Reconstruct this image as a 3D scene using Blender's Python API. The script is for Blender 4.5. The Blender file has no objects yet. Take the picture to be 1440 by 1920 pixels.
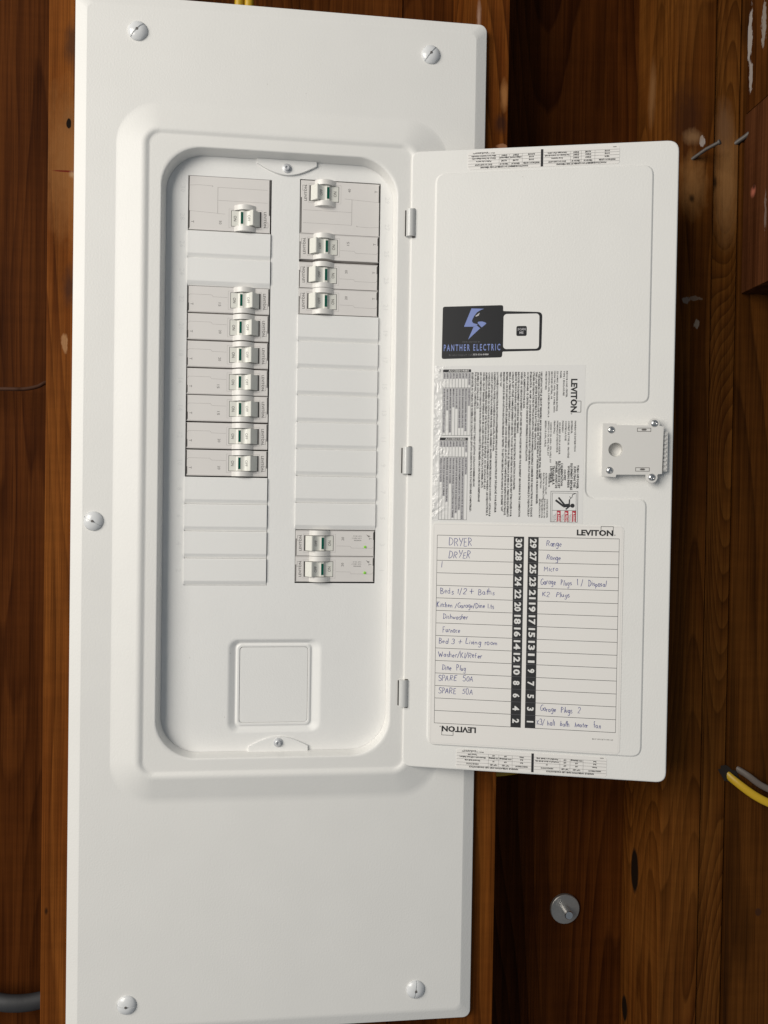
import bpy, bmesh, math, random
from mathutils import Vector, Matrix
random.seed(7)
S = bpy.context.scene
COL = S.collection
R = math.radians

# ---------------------------------------------------------------- camera
cam_d = bpy.data.cameras.new('camera')
cam = bpy.data.objects.new('camera', cam_d)
COL.objects.link(cam)
cam_d.sensor_fit = 'VERTICAL'
cam_d.sensor_height = 36.0
cam_d.lens = 26.25
cam_d.clip_start = 0.01
cam_d.clip_end = 100
cam.matrix_world = Matrix((
    (0.9944781464, -0.0140036292, -0.1040053585, 0.0260212),
    (-0.1037909126, 0.0152583327, -0.9944820912, -0.69),
    (0.0155133069, 0.9997855178, 0.0137206290, 0.0108950),
    (0, 0, 0, 1)))
S.camera = cam

# ---------------------------------------------------------------- light
world = bpy.data.worlds.new('World')
S.world = world
world.use_nodes = True
wb = world.node_tree.nodes['Background']
wb.inputs['Color'].default_value = (0.82, 0.91, 1.0, 1)
wb.inputs['Strength'].default_value = 0.175

def area(name, loc, target, sx, sy, power, col):
    d = bpy.data.lights.new(name, 'AREA')
    d.shape = 'RECTANGLE'
    d.size, d.size_y = sx, sy
    d.energy = power
    d.color = col
    o = bpy.data.objects.new(name, d)
    COL.objects.link(o)
    o.location = loc
    o.rotation_euler = (Vector(target) - Vector(loc)).to_track_quat('-Z', 'Y').to_euler()
    return o
area('garage_opening_light', (-1.95, -1.85, 0.85), (0.60, 0, 0.0), 1.9, 1.9, 87, (1.0, 0.95, 0.868))

S.view_settings.view_transform = 'Standard'
S.view_settings.look = 'None'
S.view_settings.exposure = 0
S.view_settings.gamma = 1

# ---------------------------------------------------------------- materials
def new_mat(name):
    m = bpy.data.materials.new(name)
    m.use_nodes = True
    return m, m.node_tree.nodes, m.node_tree.links, m.node_tree.nodes['Principled BSDF']

def plain(name, col, rough=0.5, metal=0.0, spec=0.5, bump=0.0, bscale=900, coat=0.0, emit=None, mott=0.0, speck=0.0):
    m, n, l, b = new_mat(name)
    b.inputs['Base Color'].default_value = (*col, 1)
    b.inputs['Roughness'].default_value = rough
    b.inputs['Metallic'].default_value = metal
    b.inputs['Specular IOR Level'].default_value = spec
    b.inputs['Coat Weight'].default_value = coat
    if emit:
        b.inputs['Emission Color'].default_value = (*emit[0], 1)
        b.inputs['Emission Strength'].default_value = emit[1]
    if bump or mott:
        tc = n.new('ShaderNodeTexCoord')
    if bump:
        t = n.new('ShaderNodeTexNoise')
        t.inputs['Scale'].default_value = bscale
        t.inputs['Detail'].default_value = 2
        l.new(tc.outputs['Object'], t.inputs['Vector'])
        bp = n.new('ShaderNodeBump')
        bp.inputs['Strength'].default_value = bump
        bp.inputs['Distance'].default_value = 0.0004
        l.new(t.outputs['Fac'], bp.inputs['Height'])
        l.new(bp.outputs['Normal'], b.inputs['Normal'])
    if mott:
        t2 = n.new('ShaderNodeTexNoise')
        t2.inputs['Scale'].default_value = 24
        t2.inputs['Detail'].default_value = 5
        l.new(tc.outputs['Object'], t2.inputs['Vector'])
        mx = n.new('ShaderNodeMix')
        mx.data_type = 'RGBA'
        mx.inputs['A'].default_value = (*[c * (1 - mott) for c in col], 1)
        mx.inputs['B'].default_value = (*[min(1, c * (1 + mott)) for c in col], 1)
        l.new(t2.outputs['Fac'], mx.inputs['Factor'])
        res = mx.outputs['Result']
        if speck:
            t3 = n.new('ShaderNodeTexVoronoi'); t3.inputs['Scale'].default_value = 42
            l.new(tc.outputs['Object'], t3.inputs['Vector'])
            mr = n.new('ShaderNodeMapRange')
            mr.inputs['From Min'].default_value = 0.030; mr.inputs['From Max'].default_value = 0.014
            l.new(t3.outputs['Distance'], mr.inputs['Value'])
            t4 = n.new('ShaderNodeTexNoise'); t4.inputs['Scale'].default_value = 9; t4.inputs['Detail'].default_value = 3
            l.new(tc.outputs['Object'], t4.inputs['Vector'])
            mr2 = n.new('ShaderNodeMapRange')
            mr2.inputs['From Min'].default_value = 0.52; mr2.inputs['From Max'].default_value = 0.66
            l.new(t4.outputs['Fac'], mr2.inputs['Value'])
            mu = n.new('ShaderNodeMath'); mu.operation = 'MULTIPLY'
            l.new(mr.outputs['Result'], mu.inputs[0]); l.new(mr2.outputs['Result'], mu.inputs[1])
            mu2 = n.new('ShaderNodeMath'); mu2.operation = 'MULTIPLY'; mu2.inputs[1].default_value = speck
            l.new(mu.outputs[0], mu2.inputs[0])
            m3 = n.new('ShaderNodeMix'); m3.data_type = 'RGBA'
            l.new(mu2.outputs[0], m3.inputs['Factor']); l.new(res, m3.inputs['A'])
            m3.inputs['B'].default_value = (0.24, 0.20, 0.16, 1)
            res = m3.outputs['Result']
        l.new(res, b.inputs['Base Color'])
    return m

M = {}
M['paint'] = plain('white_powder_coat', (0.82, 0.81, 0.785), 0.48, bump=0.3, bscale=620, mott=0.03, speck=0.5)
M['paint_inner'] = plain('white_powder_coat_inner', (0.845, 0.84, 0.825), 0.48, bump=0.3, bscale=640, mott=0.025, speck=0.45)
M['emboss'] = plain('embossed_number_shade', (0.765, 0.765, 0.755), 0.5)  # same white coat, greyed to paint in the shade of the embossing
M['screw_paint'] = plain('white_screw_enamel', (0.74, 0.75, 0.76), 0.18, spec=0.6)
M['breaker'] = plain('grey_breaker_plastic', (0.74, 0.712, 0.69), 0.6, bump=0.1, bscale=1500, mott=0.03)
M['toggle'] = plain('white_toggle_plastic', (0.76, 0.755, 0.70), 0.3)
M['arch'] = plain('breaker_hood_plastic', (0.76, 0.74, 0.71), 0.3, spec=0.5)
M['green'] = plain('green_indicator', (0.0, 0.085, 0.055), 0.25)
M['led'] = plain('green_lit_button', (0.22, 0.52, 0.06), 0.3, emit=((0.35, 1.0, 0.06), 0.12))
M['dark'] = plain('dark_interior', (0.03, 0.028, 0.027), 0.7)
M['gap'] = plain('shadow_gap_plastic', (0.05, 0.045, 0.042), 0.6)
M['print_grey'] = plain('grey_print', (0.13, 0.12, 0.115), 0.6)
M['mould'] = plain('mould_line_plastic', (0.40, 0.375, 0.36), 0.6)
M['zinc'] = plain('dull_zinc', (0.60, 0.61, 0.63), 0.42, metal=0.35)
M['steel'] = plain('bright_zinc_steel', (0.72, 0.72, 0.72), 0.22, metal=1.0)
M['hinge'] = plain('hinge_enamel', (0.62, 0.62, 0.61), 0.25, spec=0.6)
M['latch'] = plain('latch_plastic', (0.70, 0.685, 0.66), 0.42, mott=0.015)
M['ink'] = plain('black_ink', (0.022, 0.022, 0.024), 0.6)
M['ink_fine'] = plain('fine_black_ink', (0.02, 0.02, 0.023), 0.6)
M['line'] = plain('table_line_ink', (0.035, 0.035, 0.04), 0.6)
M['pen'] = plain('blue_ballpoint_ink', (0.055, 0.065, 0.26), 0.55)
M['white_ink'] = plain('white_print', (0.80, 0.79, 0.77), 0.6)
M['card'] = plain('card_paper', (0.835, 0.81, 0.78), 0.5, mott=0.01)
M['sleeve'] = plain('clear_sleeve_edge', (0.70, 0.69, 0.67), 0.2, spec=0.7)
M['sticker_black'] = plain('black_vinyl', (0.014, 0.014, 0.016), 0.38, mott=0.1)
M['periwinkle'] = plain('periwinkle_print', (0.21, 0.27, 0.56), 0.5)
M['grey_small'] = plain('dim_grey_print', (0.13, 0.13, 0.14), 0.6)
M['shade_grey'] = plain('grey_table_tint', (0.52, 0.51, 0.53), 0.5)
M['red'] = plain('red_print', (0.48, 0.035, 0.055), 0.5)
M['yellow'] = plain('yellow_cable_jacket', (0.52, 0.32, 0.012), 0.4, mott=0.06)
M['grey_cable'] = plain('grey_cable_jacket', (0.13, 0.105, 0.09), 0.5, mott=0.1)
M['black_conduit'] = plain('dusty_black_sleeve', (0.026, 0.027, 0.03), 0.65, bump=0.5, bscale=150, mott=0.5)
M['brown_wire'] = plain('brown_wire_jacket', (0.055, 0.022, 0.011), 0.7, spec=0.15)
M['nail'] = plain('weathered_steel', (0.11, 0.098, 0.09), 0.6, metal=0.5, bump=0.4, bscale=500, mott=0.25)
M['washer'] = plain('galvanised_washer', (0.42, 0.41, 0.39), 0.42, metal=0.75, mott=0.3, bump=0.3, bscale=300)
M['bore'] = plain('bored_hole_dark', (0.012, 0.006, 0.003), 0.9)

# clear film label: glossy and slightly crinkled near its left border
def film():
    m, n, l, b = new_mat('clear_film_label')
    b.inputs['Base Color'].default_value = (0.80, 0.79, 0.775, 1)
    b.inputs['Roughness'].default_value = 0.2
    tc = n.new('ShaderNodeTexCoord')
    t = n.new('ShaderNodeTexNoise')
    t.inputs['Distortion'].default_value = 2.5
    t.inputs['Detail'].default_value = 2
    t.inputs['Scale'].default_value = 85
    l.new(tc.outputs['Object'], t.inputs['Vector'])
    t2 = n.new('ShaderNodeTexNoise')
    t2.inputs['Scale'].default_value = 70
    t2.inputs['Detail'].default_value = 3
    l.new(tc.outputs['Object'], t2.inputs['Vector'])
    mu = n.new('ShaderNodeMath'); mu.operation = 'MULTIPLY'
    l.new(t.outputs['Fac'], mu.inputs[0]); l.new(t2.outputs['Fac'], mu.inputs[1])
    sx = n.new('ShaderNodeSeparateXYZ'); l.new(tc.outputs['Object'], sx.inputs[0])
    mr = n.new('ShaderNodeMapRange')
    mr.inputs['From Min'].default_value = 0.046; mr.inputs['From Max'].default_value = 0.025
    mr.inputs['To Min'].default_value = 0.02; mr.inputs['To Max'].default_value = 0.55
    l.new(sx.outputs['X'], mr.inputs['Value'])
    bp = n.new('ShaderNodeBump')
    bp.inputs['Distance'].default_value = 0.0075
    l.new(mr.outputs['Result'], bp.inputs['Strength'])
    l.new(mu.outputs[0], bp.inputs['Height'])
    l.new(bp.outputs['Normal'], b.inputs['Normal'])
    return m
M['film'] = film()

def wood(name, dark, mid, light, seed, fig=1.0, stretch=1.0, blotch=0.5, spots=(), figscale=9.0, rings=26.0, slant=0.0, rough=0.55):
    """old stained softwood: flame figure, fibre streaks, blotches; spots = local stains/knots/paint (x,y,z,rx,ry,rz,col,raggedness)"""
    m, n, l, b = new_mat(name)
    mix3 = lambda a, c, t: tuple(p + (q - p) * t for p, q in zip(a, c))
    gain = {'stud_left': 0.84, 'sheathing_right': 0.82, 'stud_mid': 0.8, 'block_red': 0.85}.get(name, 0.64)
    sat = lambda c: (c[0] * 0.95 * gain, c[1] * 0.75 * gain, c[2] * 0.36 * gain)
    dark, mid, light = sat(dark), sat(mid), sat(light)
    N = lambda t: n.new('ShaderNode' + t)
    tc = N('TexCoord')
    src = tc.outputs['Object']
    def mapping(sx, sy, sz, off=0.0):
        mp = N('Mapping')
        mp.inputs['Scale'].default_value = (sx, sy, sz)
        mp.inputs['Location'].default_value = (seed * 3.17 + off, seed * 1.73 + off, seed * 2.31 + off)
        mp.inputs['Rotation'].default_value = (0, slant, 0)
        l.new(src, mp.inputs['Vector'])
        return mp.outputs['Vector']
    def noise(v, scale, detail=3, rough=0.55, dist=0.0):
        t = N('TexNoise')
        t.inputs['Scale'].default_value = scale
        t.inputs['Detail'].default_value = detail
        t.inputs['Roughness'].default_value = rough
        t.inputs['Distortion'].default_value = dist
        l.new(v, t.inputs['Vector'])
        return t.outputs['Fac']
    def math_(op, a, c):
        k = N('Math'); k.operation = op
        for i, v in enumerate((a, c)):
            if isinstance(v, (int, float)): k.inputs[i].default_value = v
            else: l.new(v, k.inputs[i])
        return k.outputs[0]
    def ramp(v, stops):
        r = N('ValToRGB')
        e = r.color_ramp.elements
        while len(e) < len(stops): e.new(0.5)
        for q, (p, c) in zip(e, stops):
            q.position = p; q.color = (*c, 1)
        l.new(v, r.inputs['Fac'])
        return r.outputs['Color']
    def mix(f, a, c, mode='MIX'):
        k = N('Mix'); k.data_type = 'RGBA'; k.blend_type = mode
        if isinstance(f, (int, float)): k.inputs['Factor'].default_value = f
        else: l.new(f, k.inputs['Factor'])
        for s, v in (('A', a), ('B', c)):
            if isinstance(v, tuple): k.inputs[s].default_value = (*v, 1)
            else: l.new(v, k.inputs[s])
        return k.outputs['Result']
    # flame figure: contour rings of a stretched low noise, each fading to a dark latewood line
    low = noise(mapping(1, 1, 0.14 * stretch), figscale, 1.2, 0.4, 0.15)
    wob = noise(mapping(1, 1, 0.06, 7), 60, 2, 0.5)
    ring = math_('FRACT', math_('ADD', math_('MULTIPLY', low, rings * fig), math_('MULTIPLY', wob, 0.55)), 0)
    fibre = noise(mapping(1, 1, 0.010), 720, 4, 0.7)
    fibre2 = noise(mapping(1, 1, 0.02, 5), 190, 3, 0.6)
    blot = noise(mapping(1, 1, 0.32, 9), 11, 4, 0.6)
    base = ramp(ring, [(0.0, mix3(mid, light, .35)), (0.45, mid), (0.78, mix3(mid, dark, .45)), (0.92, mix3(mid, dark, .75)), (1.0, mix3(mid, light, .3))])
    base = mix(ramp(blot, [(0.35, (0, 0, 0)), (0.75, (1, 1, 1))]), base, mix(0.6, base, light))
    f2 = ramp(fibre2, [(0.33, (0.62, 0.58, 0.55)), (0.6, (1.08, 1.08, 1.08))])
    base = mix(0.85, base, f2, 'MULTIPLY')
    f1 = ramp(fibre, [(0.36, (0.62, 0.58, 0.55)), (0.52, (1.0, 1.0, 1.0)), (0.72, (1.15, 1.14, 1.1))])
    base = mix(0.8, base, f1, 'MULTIPLY')
    dk = noise(mapping(1, 1, 0.22, 17), 16, 5, 0.65)
    saw = noise(mapping(1, 1, 14, 21), 7, 3, 0.6)
    base = mix(0.5, base, ramp(saw, [(0.35, (0.86, 0.85, 0.84)), (0.6, (1.06, 1.05, 1.04))]), 'MULTIPLY')
    base = mix(math_('MULTIPLY', ramp(dk, [(0.52, (0, 0, 0)), (0.72, (1, 1, 1))]), blotch), base, tuple(c * 0.35 for c in dark))
    for i, (x, y, z, rx, ry, rz, colr, rag) in enumerate(spots):
        mp = N('Mapping'); mp.vector_type = 'TEXTURE'
        mp.inputs['Location'].default_value = (x, y, z)
        mp.inputs['Scale'].default_value = (rx, ry, rz)
        l.new(src, mp.inputs['Vector'])
        ln = N('VectorMath'); ln.operation = 'LENGTH'
        l.new(mp.outputs['Vector'], ln.inputs[0])
        d = ln.outputs['Value']
        if rag:
            nz = noise(mapping(1, 1, 0.35, 3 + i), 170, 4, 0.7)
            d = math_('ADD', d, math_('MULTIPLY', math_('SUBTRACT', nz, 0.5), rag))
        mr = N('MapRange')
        soft = rag >= 0.9 and rag < 1.35
        mr.inputs['From Min'].default_value = 1.35 if soft else 1.08; mr.inputs['From Max'].default_value = 0.35 if soft else 0.82
        if soft: mr.inputs['To Max'].default_value = 0.8
        l.new(d, mr.inputs['Value'])
        base = mix(mr.outputs['Result'], base, colr)
    l.new(base, b.inputs['Base Color'])
    b.inputs['Roughness'].default_value = rough + 0.08
    b.inputs['Specular IOR Level'].default_value = 0.03
    bp = N('Bump')
    bp.inputs['Strength'].default_value = 0.35
    bp.inputs['Distance'].default_value = 0.0009
    l.new(math_('ADD', fibre, math_('MULTIPLY', fibre2, 0.8)), bp.inputs['Height'])
    l.new(bp.outputs['Normal'], b.inputs['Normal'])
    return m

# ---------------------------------------------------------------- mesh building (all sizes in millimetres)
MM = 0.001
class MB:
    def __init__(s):
        s.v = []; s.f = []
    def add(s, vs, fs):
        o = len(s.v)
        s.v += [tuple(p) for p in vs]
        s.f += [tuple(i + o for i in q) for q in fs]
    def box(s, x0, x1, y0, y1, z0, z1):
        s.add([(x0, y0, z0), (x1, y0, z0), (x1, y1, z0), (x0, y1, z0), (x0, y0, z1), (x1, y0, z1), (x1, y1, z1), (x0, y1, z1)],
              [(0, 1, 5, 4), (1, 2, 6, 5), (2, 3, 7, 6), (3, 0, 4, 7), (4, 5, 6, 7), (3, 2, 1, 0)])
    def prism(s, poly, y0, y1):            # poly in (x, z), front at y0
        n = len(poly)
        a = sum(poly[i][0] * poly[(i + 1) % n][1] - poly[(i + 1) % n][0] * poly[i][1] for i in range(n))
        if a < 0: poly = poly[::-1]
        s.add([(x, y0, z) for x, z in poly] + [(x, y1, z) for x, z in poly],
              [tuple(range(n)), tuple(range(2 * n - 1, n - 1, -1))] + [(i, i + n, (i + 1) % n + n, (i + 1) % n) for i in range(n)])
    def flat(s, poly, y):
        n = len(poly)
        a = sum(poly[i][0] * poly[(i + 1) % n][1] - poly[(i + 1) % n][0] * poly[i][1] for i in range(n))
        if a < 0: poly = poly[::-1]
        s.add([(x, y, z) for x, z in poly], [tuple(range(n))])
    def rect(s, x0, x1, z0, z1, y):
        s.flat([(x0, z0), (x1, z0), (x1, z1), (x0, z1)], y)
    def seg(s, x0, z0, x1, z1, w, y):
        dx, dz = x1 - x0, z1 - z0
        L = math.hypot(dx, dz) or 1
        px, pz = -dz / L * w / 2, dx / L * w / 2
        s.flat([(x0 + px, z0 + pz), (x0 - px, z0 - pz), (x1 - px, z1 - pz), (x1 + px, z1 + pz)], y)
    def frame(s, x0, x1, z0, z1, w, y):
        s.rect(x0, x1, z0, z0 + w, y); s.rect(x0, x1, z1 - w, z1, y)
        s.rect(x0, x0 + w, z0 + w, z1 - w, y); s.rect(x1 - w, x1, z0 + w, z1 - w, y)
    def ribbon(s, pts, w, y, taper=1.0):
        n = len(pts)
        if n < 2: return
        vs = []
        for i in range(n):
            a = pts[max(i - 1, 0)]; c = pts[min(i + 1, n - 1)]
            dx, dz = c[0] - a[0], c[1] - a[1]
            L = math.hypot(dx, dz) or 1
            ww = w * (1 - (1 - taper) * i / (n - 1))
            px, pz = -dz / L * ww / 2, dx / L * ww / 2
            vs += [(pts[i][0] + px, y, pts[i][1] + pz), (pts[i][0] - px, y, pts[i][1] - pz)]
        s.add(vs, [(2 * i, 2 * i + 1, 2 * i + 3, 2 * i + 2) for i in range(n - 1)])
    def loft(s, rings, close_first=False, close_last=False):
        n = len(rings[0]); o = []
        vs = [p for r in rings for p in r]
        fs = []
        for k in range(len(rings) - 1):
            for i in range(n):
                j = (i + 1) % n
                fs.append((k * n + i, k * n + j, (k + 1) * n + j, (k + 1) * n + i))
        if close_first: fs.append(tuple(range(n - 1, -1, -1)))
        if close_last: fs.append(tuple((len(rings) - 1) * n + i for i in range(n)))
        s.add(vs, fs)
    def tube(s, pts, r, seg=10, sx=1.0, sy=1.0):
        P = [Vector(p) for p in pts]
        rings = []
        ref = Vector((0, 0, 1)) if abs((P[1] - P[0]).normalized().z) < 0.9 else Vector((0, 1, 0))
        for i, p in enumerate(P):
            t = (P[min(i + 1, len(P) - 1)] - P[max(i - 1, 0)]).normalized()
            a = (ref - t * ref.dot(t)).normalized(); c = t.cross(a)
            rr = r[i] if isinstance(r, (list, tuple)) else r
            rings.append([tuple(p + a * (rr * sx * math.cos(q)) + c * (rr * sy * math.sin(q))) for q in [2 * math.pi * k / seg for k in range(seg)]])
        s.loft(rings, True, True)
    def lathe(s, prof, cx, cz, seg=28):     # prof list of (r, y), axis along y
        rings = [[(cx + r * math.cos(2 * math.pi * k / seg), y, cz + r * math.sin(2 * math.pi * k / seg)) for k in range(seg)] for r, y in prof]
        s.loft(rings, True, True)
    def mesh(s, name, mat, smooth=None):
        me = bpy.data.meshes.new(name)
        me.from_pydata([(x * MM, y * MM, z * MM) for x, y, z in s.v], [], s.f)
        me.materials.append(mat)
        me.update()
        if smooth is not None:
            bm = bmesh.new(); bm.from_mesh(me)
            bmesh.ops.recalc_face_normals(bm, faces=bm.faces)
            bm.to_mesh(me); bm.free()
            me.polygons.foreach_set('use_smooth', [True] * len(me.polygons))
            me.set_sharp_from_angle(angle=R(smooth))
        return me

def obj(name, mb, mat, parent=None, smooth=None, bevel=0.0, bseg=2):
    me = mb.mesh(name, mat, smooth) if isinstance(mb, MB) else mb
    if bevel:
        bm = bmesh.new(); bm.from_mesh(me)
        bmesh.ops.remove_doubles(bm, verts=bm.verts, dist=1e-7)
        bmesh.ops.recalc_face_normals(bm, faces=bm.faces)
        ed = [e for e in bm.edges if len(e.link_faces) == 2 and e.calc_face_angle(0) > R(35)]
        bmesh.ops.bevel(bm, geom=ed, offset=bevel * MM, segments=bseg, affect='EDGES', profile=0.5, clamp_overlap=True)
        bm.to_mesh(me); bm.free()
        me.polygons.foreach_set('use_smooth', [True] * len(me.polygons))
        me.set_sharp_from_angle(angle=R(25))
    o = bpy.data.objects.new(name, me)
    COL.objects.link(o)
    if parent: o.parent = parent
    if bevel or name in WEIGHTED:
        wn_ = o.modifiers.new('weighted_normals', 'WEIGHTED_NORMAL'); wn_.keep_sharp = True; wn_.weight = 100
    if name in FINE: o['kind'] = 'stuff'
    return o
# print and rules too small to pick apart stay joined
WEIGHTED = {'cover_plate', 'dead_front', 'door', 'raised_panel', 'filler_plate', 'housing', 'latch', 'latch_body', 'toggle'}
FINE = {'fine_print', 'table_print', 'table_lines', 'table_shading', 'ruling', 'small_print', 'hazard_print', 'hazard_lettering', 'mould_lines', 'pictogram_frame', 'sleeve_seam', 'lettering', 'scan_lettering', 'toggle_lettering'}

def tag(o, label=None, cat=None, group=None, kind=None):
    if label: o['label'] = label
    if cat: o['category'] = cat
    if group: o['group'] = group
    if kind: o['kind'] = kind
    return o

def thing(name, label, cat, loc=(0, 0, 0), rot=(0, 0, 0), group=None):
    o = bpy.data.objects.new(name, None)
    o.empty_display_size = 0.02
    COL.objects.link(o)
    o.location = [c * MM for c in loc]
    o.rotation_euler = rot
    return tag(o, label, cat, group)

def rring(x0, x1, z0, z1, r, y, k=8):
    pts = []
    for cx, cz, a in ((x1 - r, z1 - r, 0), (x0 + r, z1 - r, 90), (x0 + r, z0 + r, 180), (x1 - r, z0 + r, 270)):
        for i in range(k + 1):
            t = R(a + 90 * i / k)
            pts.append((cx + r * math.cos(t), y, cz + r * math.sin(t)))
    return pts
def rpoly(x0, x1, z0, z1, r, k=6):
    return [(p[0], p[2]) for p in rring(x0, x1, z0, z1, r, 0, k)]
def fillet(prof, seg=4):
    """prof: list of (x0,x1,z0,z1,r,y, d); rounds every inner ring with a small curve of reach d"""
    out = [prof[0][:6]]
    for i in range(1, len(prof) - 1):
        a, c, e = prof[i - 1], prof[i], prof[i + 1]
        d = c[6]
        if not d: out.append(c[:6]); continue
        def lerp(p, q, t): return tuple(p[j] + (q[j] - p[j]) * t for j in range(6))
        def dist(p, q): return math.hypot(max(abs(p[0] - q[0]), abs(p[2] - q[2])), p[5] - q[5])
        p0 = lerp(c, a, min(0.48, d / dist(a, c))); p1 = lerp(c, e, min(0.48, d / dist(c, e)))
        for s_ in range(seg + 1):
            t = s_ / seg
            out.append(tuple((1 - t) ** 2 * p0[j] + 2 * t * (1 - t) * c[j] + t * t * p1[j] for j in range(6)))
    out.append(prof[-1][:6])
    return out

def round_poly(pts, k=5):
    """pts: (x, z, r) polygon with rounded corners"""
    out = []; n = len(pts)
    for i in range(n):
        p = Vector(pts[i][:2]); a = Vector(pts[i - 1][:2]); c = Vector(pts[(i + 1) % n][:2]); r = pts[i][2]
        if r <= 0: out.append(tuple(p)); continue
        p0 = p + (a - p).normalized() * r; p1 = p + (c - p).normalized() * r
        for s_ in range(k + 1):
            t = s_ / k
            # circular-looking quadratic
            q = p0 * (1 - t) ** 2 + p * 2 * t * (1 - t) + p1 * t * t
            q = q * 0.75 + (p + ((p0 + p1) / 2 - p) * (1.0)) * 0 + q * 0.25
            out.append((q.x, q.y))
    return out

# ---------------------------------------------------------------- lettering with Blender's built-in font
_cache = {}
def glyphs(s, bold=0.0, res=2, space=1.0):
    key = (s, bold, res, space)
    if key in _cache: return _cache[key]
    c = bpy.data.curves.new('t', 'FONT')
    c.body = s; c.size = 1.0; c.resolution_u = res; c.offset = bold; c.space_character = space
    o = bpy.data.objects.new('t', c); COL.objects.link(o)
    bpy.context.view_layer.update()
    ev = o.evaluated_get(bpy.context.evaluated_depsgraph_get())
    me = ev.to_mesh()
    vs = [(v.co.x, v.co.y) for v in me.vertices]; fs = [tuple(p.vertices) for p in me.polygons]
    ev.to_mesh_clear()
    bpy.data.objects.remove(o); bpy.data.curves.remove(c)
    _cache[key] = (vs, fs)
    return _cache[key]
_H = glyphs('H')[0]
CAP = max(v[1] for v in _H) - min(v[1] for v in _H)

def text(mb, s, x, z, h, y, rot=0, align='l', fit=None, bold=0.0, res=1, space=1.0, valign='b'):
    """cap height h (mm); (x,z) anchor of the baseline (or middle with valign='m'); fit = total length in mm"""
    if not s.strip(): return
    vs, fs = glyphs(s, bold, res, space)
    x0 = min(v[0] for v in vs); x1 = max(v[0] for v in vs)
    k = h / CAP
    kx = fit / (x1 - x0) if fit else k
    w = (x1 - x0) * kx
    ax = {'l': 0, 'c': -w / 2, 'r': -w}[align]
    az = -h / 2 if valign == 'm' else 0
    ca, sa = math.cos(R(rot)), math.sin(R(rot))
    out = []
    for vx, vy in vs:
        px = (vx - x0) * kx + ax; pz = vy * k + az
        out.append((x + px * ca - pz * sa, y, z + px * sa + pz * ca))
    mb.add(out, fs)

def logo(mb, x, z, h, w, y, rot=0, box=True, bold=0.04):
    """the maker's word mark with its square outline round the O/N; (x,z) = start of baseline"""
    text(mb, 'LEVITON', x, z, h, y, rot, 'l', w, bold=bold, res=2)
    ca, sa = math.cos(R(rot)), math.sin(R(rot))
    def tr(px, pz): return (x + px * ca - pz * sa, z + px * sa + pz * ca)
    if box:
        lw = h * 0.085
        a, b_, c, d = w * 0.665, w * 1.0, h * 0.08, h * 1.75
        for p, q in (((a, c), (a, d)), ((a, d), (b_, d)), ((b_, d), (b_, c))):
            (ax, az), (bx, bz) = tr(*p), tr(*q)
            mb.seg(ax, az, bx, bz, lw, y)
    # small registered mark
    cx, cz = tr(w * 1.045, h * 0.12)
    n = 12
    for i in range(n):
        t0, t1 = 2 * math.pi * i / n, 2 * math.pi * (i + 1) / n
        mb.seg(cx + h * .1 * math.cos(t0), cz + h * .1 * math.sin(t0), cx + h * .1 * math.cos(t1), cz + h * .1 * math.sin(t1), h * .05, y)

# ================================================================ THE WALL
D1, D2, D3 = (0.035, 0.011, 0.004), (0.13, 0.046, 0.017), (0.235, 0.092, 0.034)
wall = thing('wood_wall', 'open stud wall of dark reddish brown boards behind the white panel', 'wall')
PAINT = (0.34, 0.29, 0.26)
KN = (0.010, 0.006, 0.004)
def board(name, x0, x1, y0, y1, z0, z1, mat, bevel=1.2):
    mb = MB(); mb.box(x0, x1, y0, y1, z0, z1)
    return obj(name, mb, mat, wall, bevel=bevel)
def mm(*t): return tuple(c * MM for c in t)
board('sheathing_board', -460, -150, 98.5, 118, -760, 760,
      wood('sheathing_left', (0.045, 0.013, 0.005), (0.120, 0.042, 0.016), (0.165, 0.064, 0.026), 1.0, 0.45, blotch=0.22, figscale=15, rings=22))
board('sheathing_board', -149, 120, 98.5, 118, -760, 760, wood('sheathing_mid', D1, D2, D3, 9.0))
board('sheathing_board', 121, 400, 98.5, 118, -760, 760,
      wood('sheathing_right', (0.022, 0.006, 0.003), (0.080, 0.027, 0.010), (0.14, 0.054, 0.020), 2.3, 1.0, blotch=0.4, figscale=6.5, rings=30, rough=0.5))
board('stud', -208, -170, 9.5, 98, -760, 760,
      wood('stud_left', (0.085, 0.026, 0.009), (0.19, 0.068, 0.024), (0.30, 0.13, 0.05), 3.1, 0.6, blotch=0.3, spots=(
          (*mm(-189, 9.5, 347), *mm(5, 20, 12), (0.10, 0.04, 0.015), 1.1),
          (*mm(-188, 9.5, 415), *mm(6, 20, 20), (0.06, 0.026, 0.013), 1.3),
          (*mm(-188, 9.5, 200), *mm(6, 20, 16), (0.05, 0.02, 0.011), 1.3),
          (*mm(-190, 9.5, 310), *mm(25, 20, 60), (0.25, 0.105, 0.033), 1.0),
          (*mm(-190, 9.5, 345), *mm(2.2, 20, 4.2), KN, 1.6),
          (*mm(-186, 9.5, 302.5), *mm(18, 20, 0.9), (0.13, 0.018, 0.009), 0.2),
          (*mm(-187, 9.5, 300), *mm(2.5, 20, 3), (0.36, 0.22, 0.12), 1.2),
          (*mm(-192, 9.5, 150), *mm(3, 20, 9), (0.32, 0.16, 0.07), 1.5),
          (*mm(-203, 9.5, -365), *mm(1.4, 20, 3), KN, 0.9))))
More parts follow.
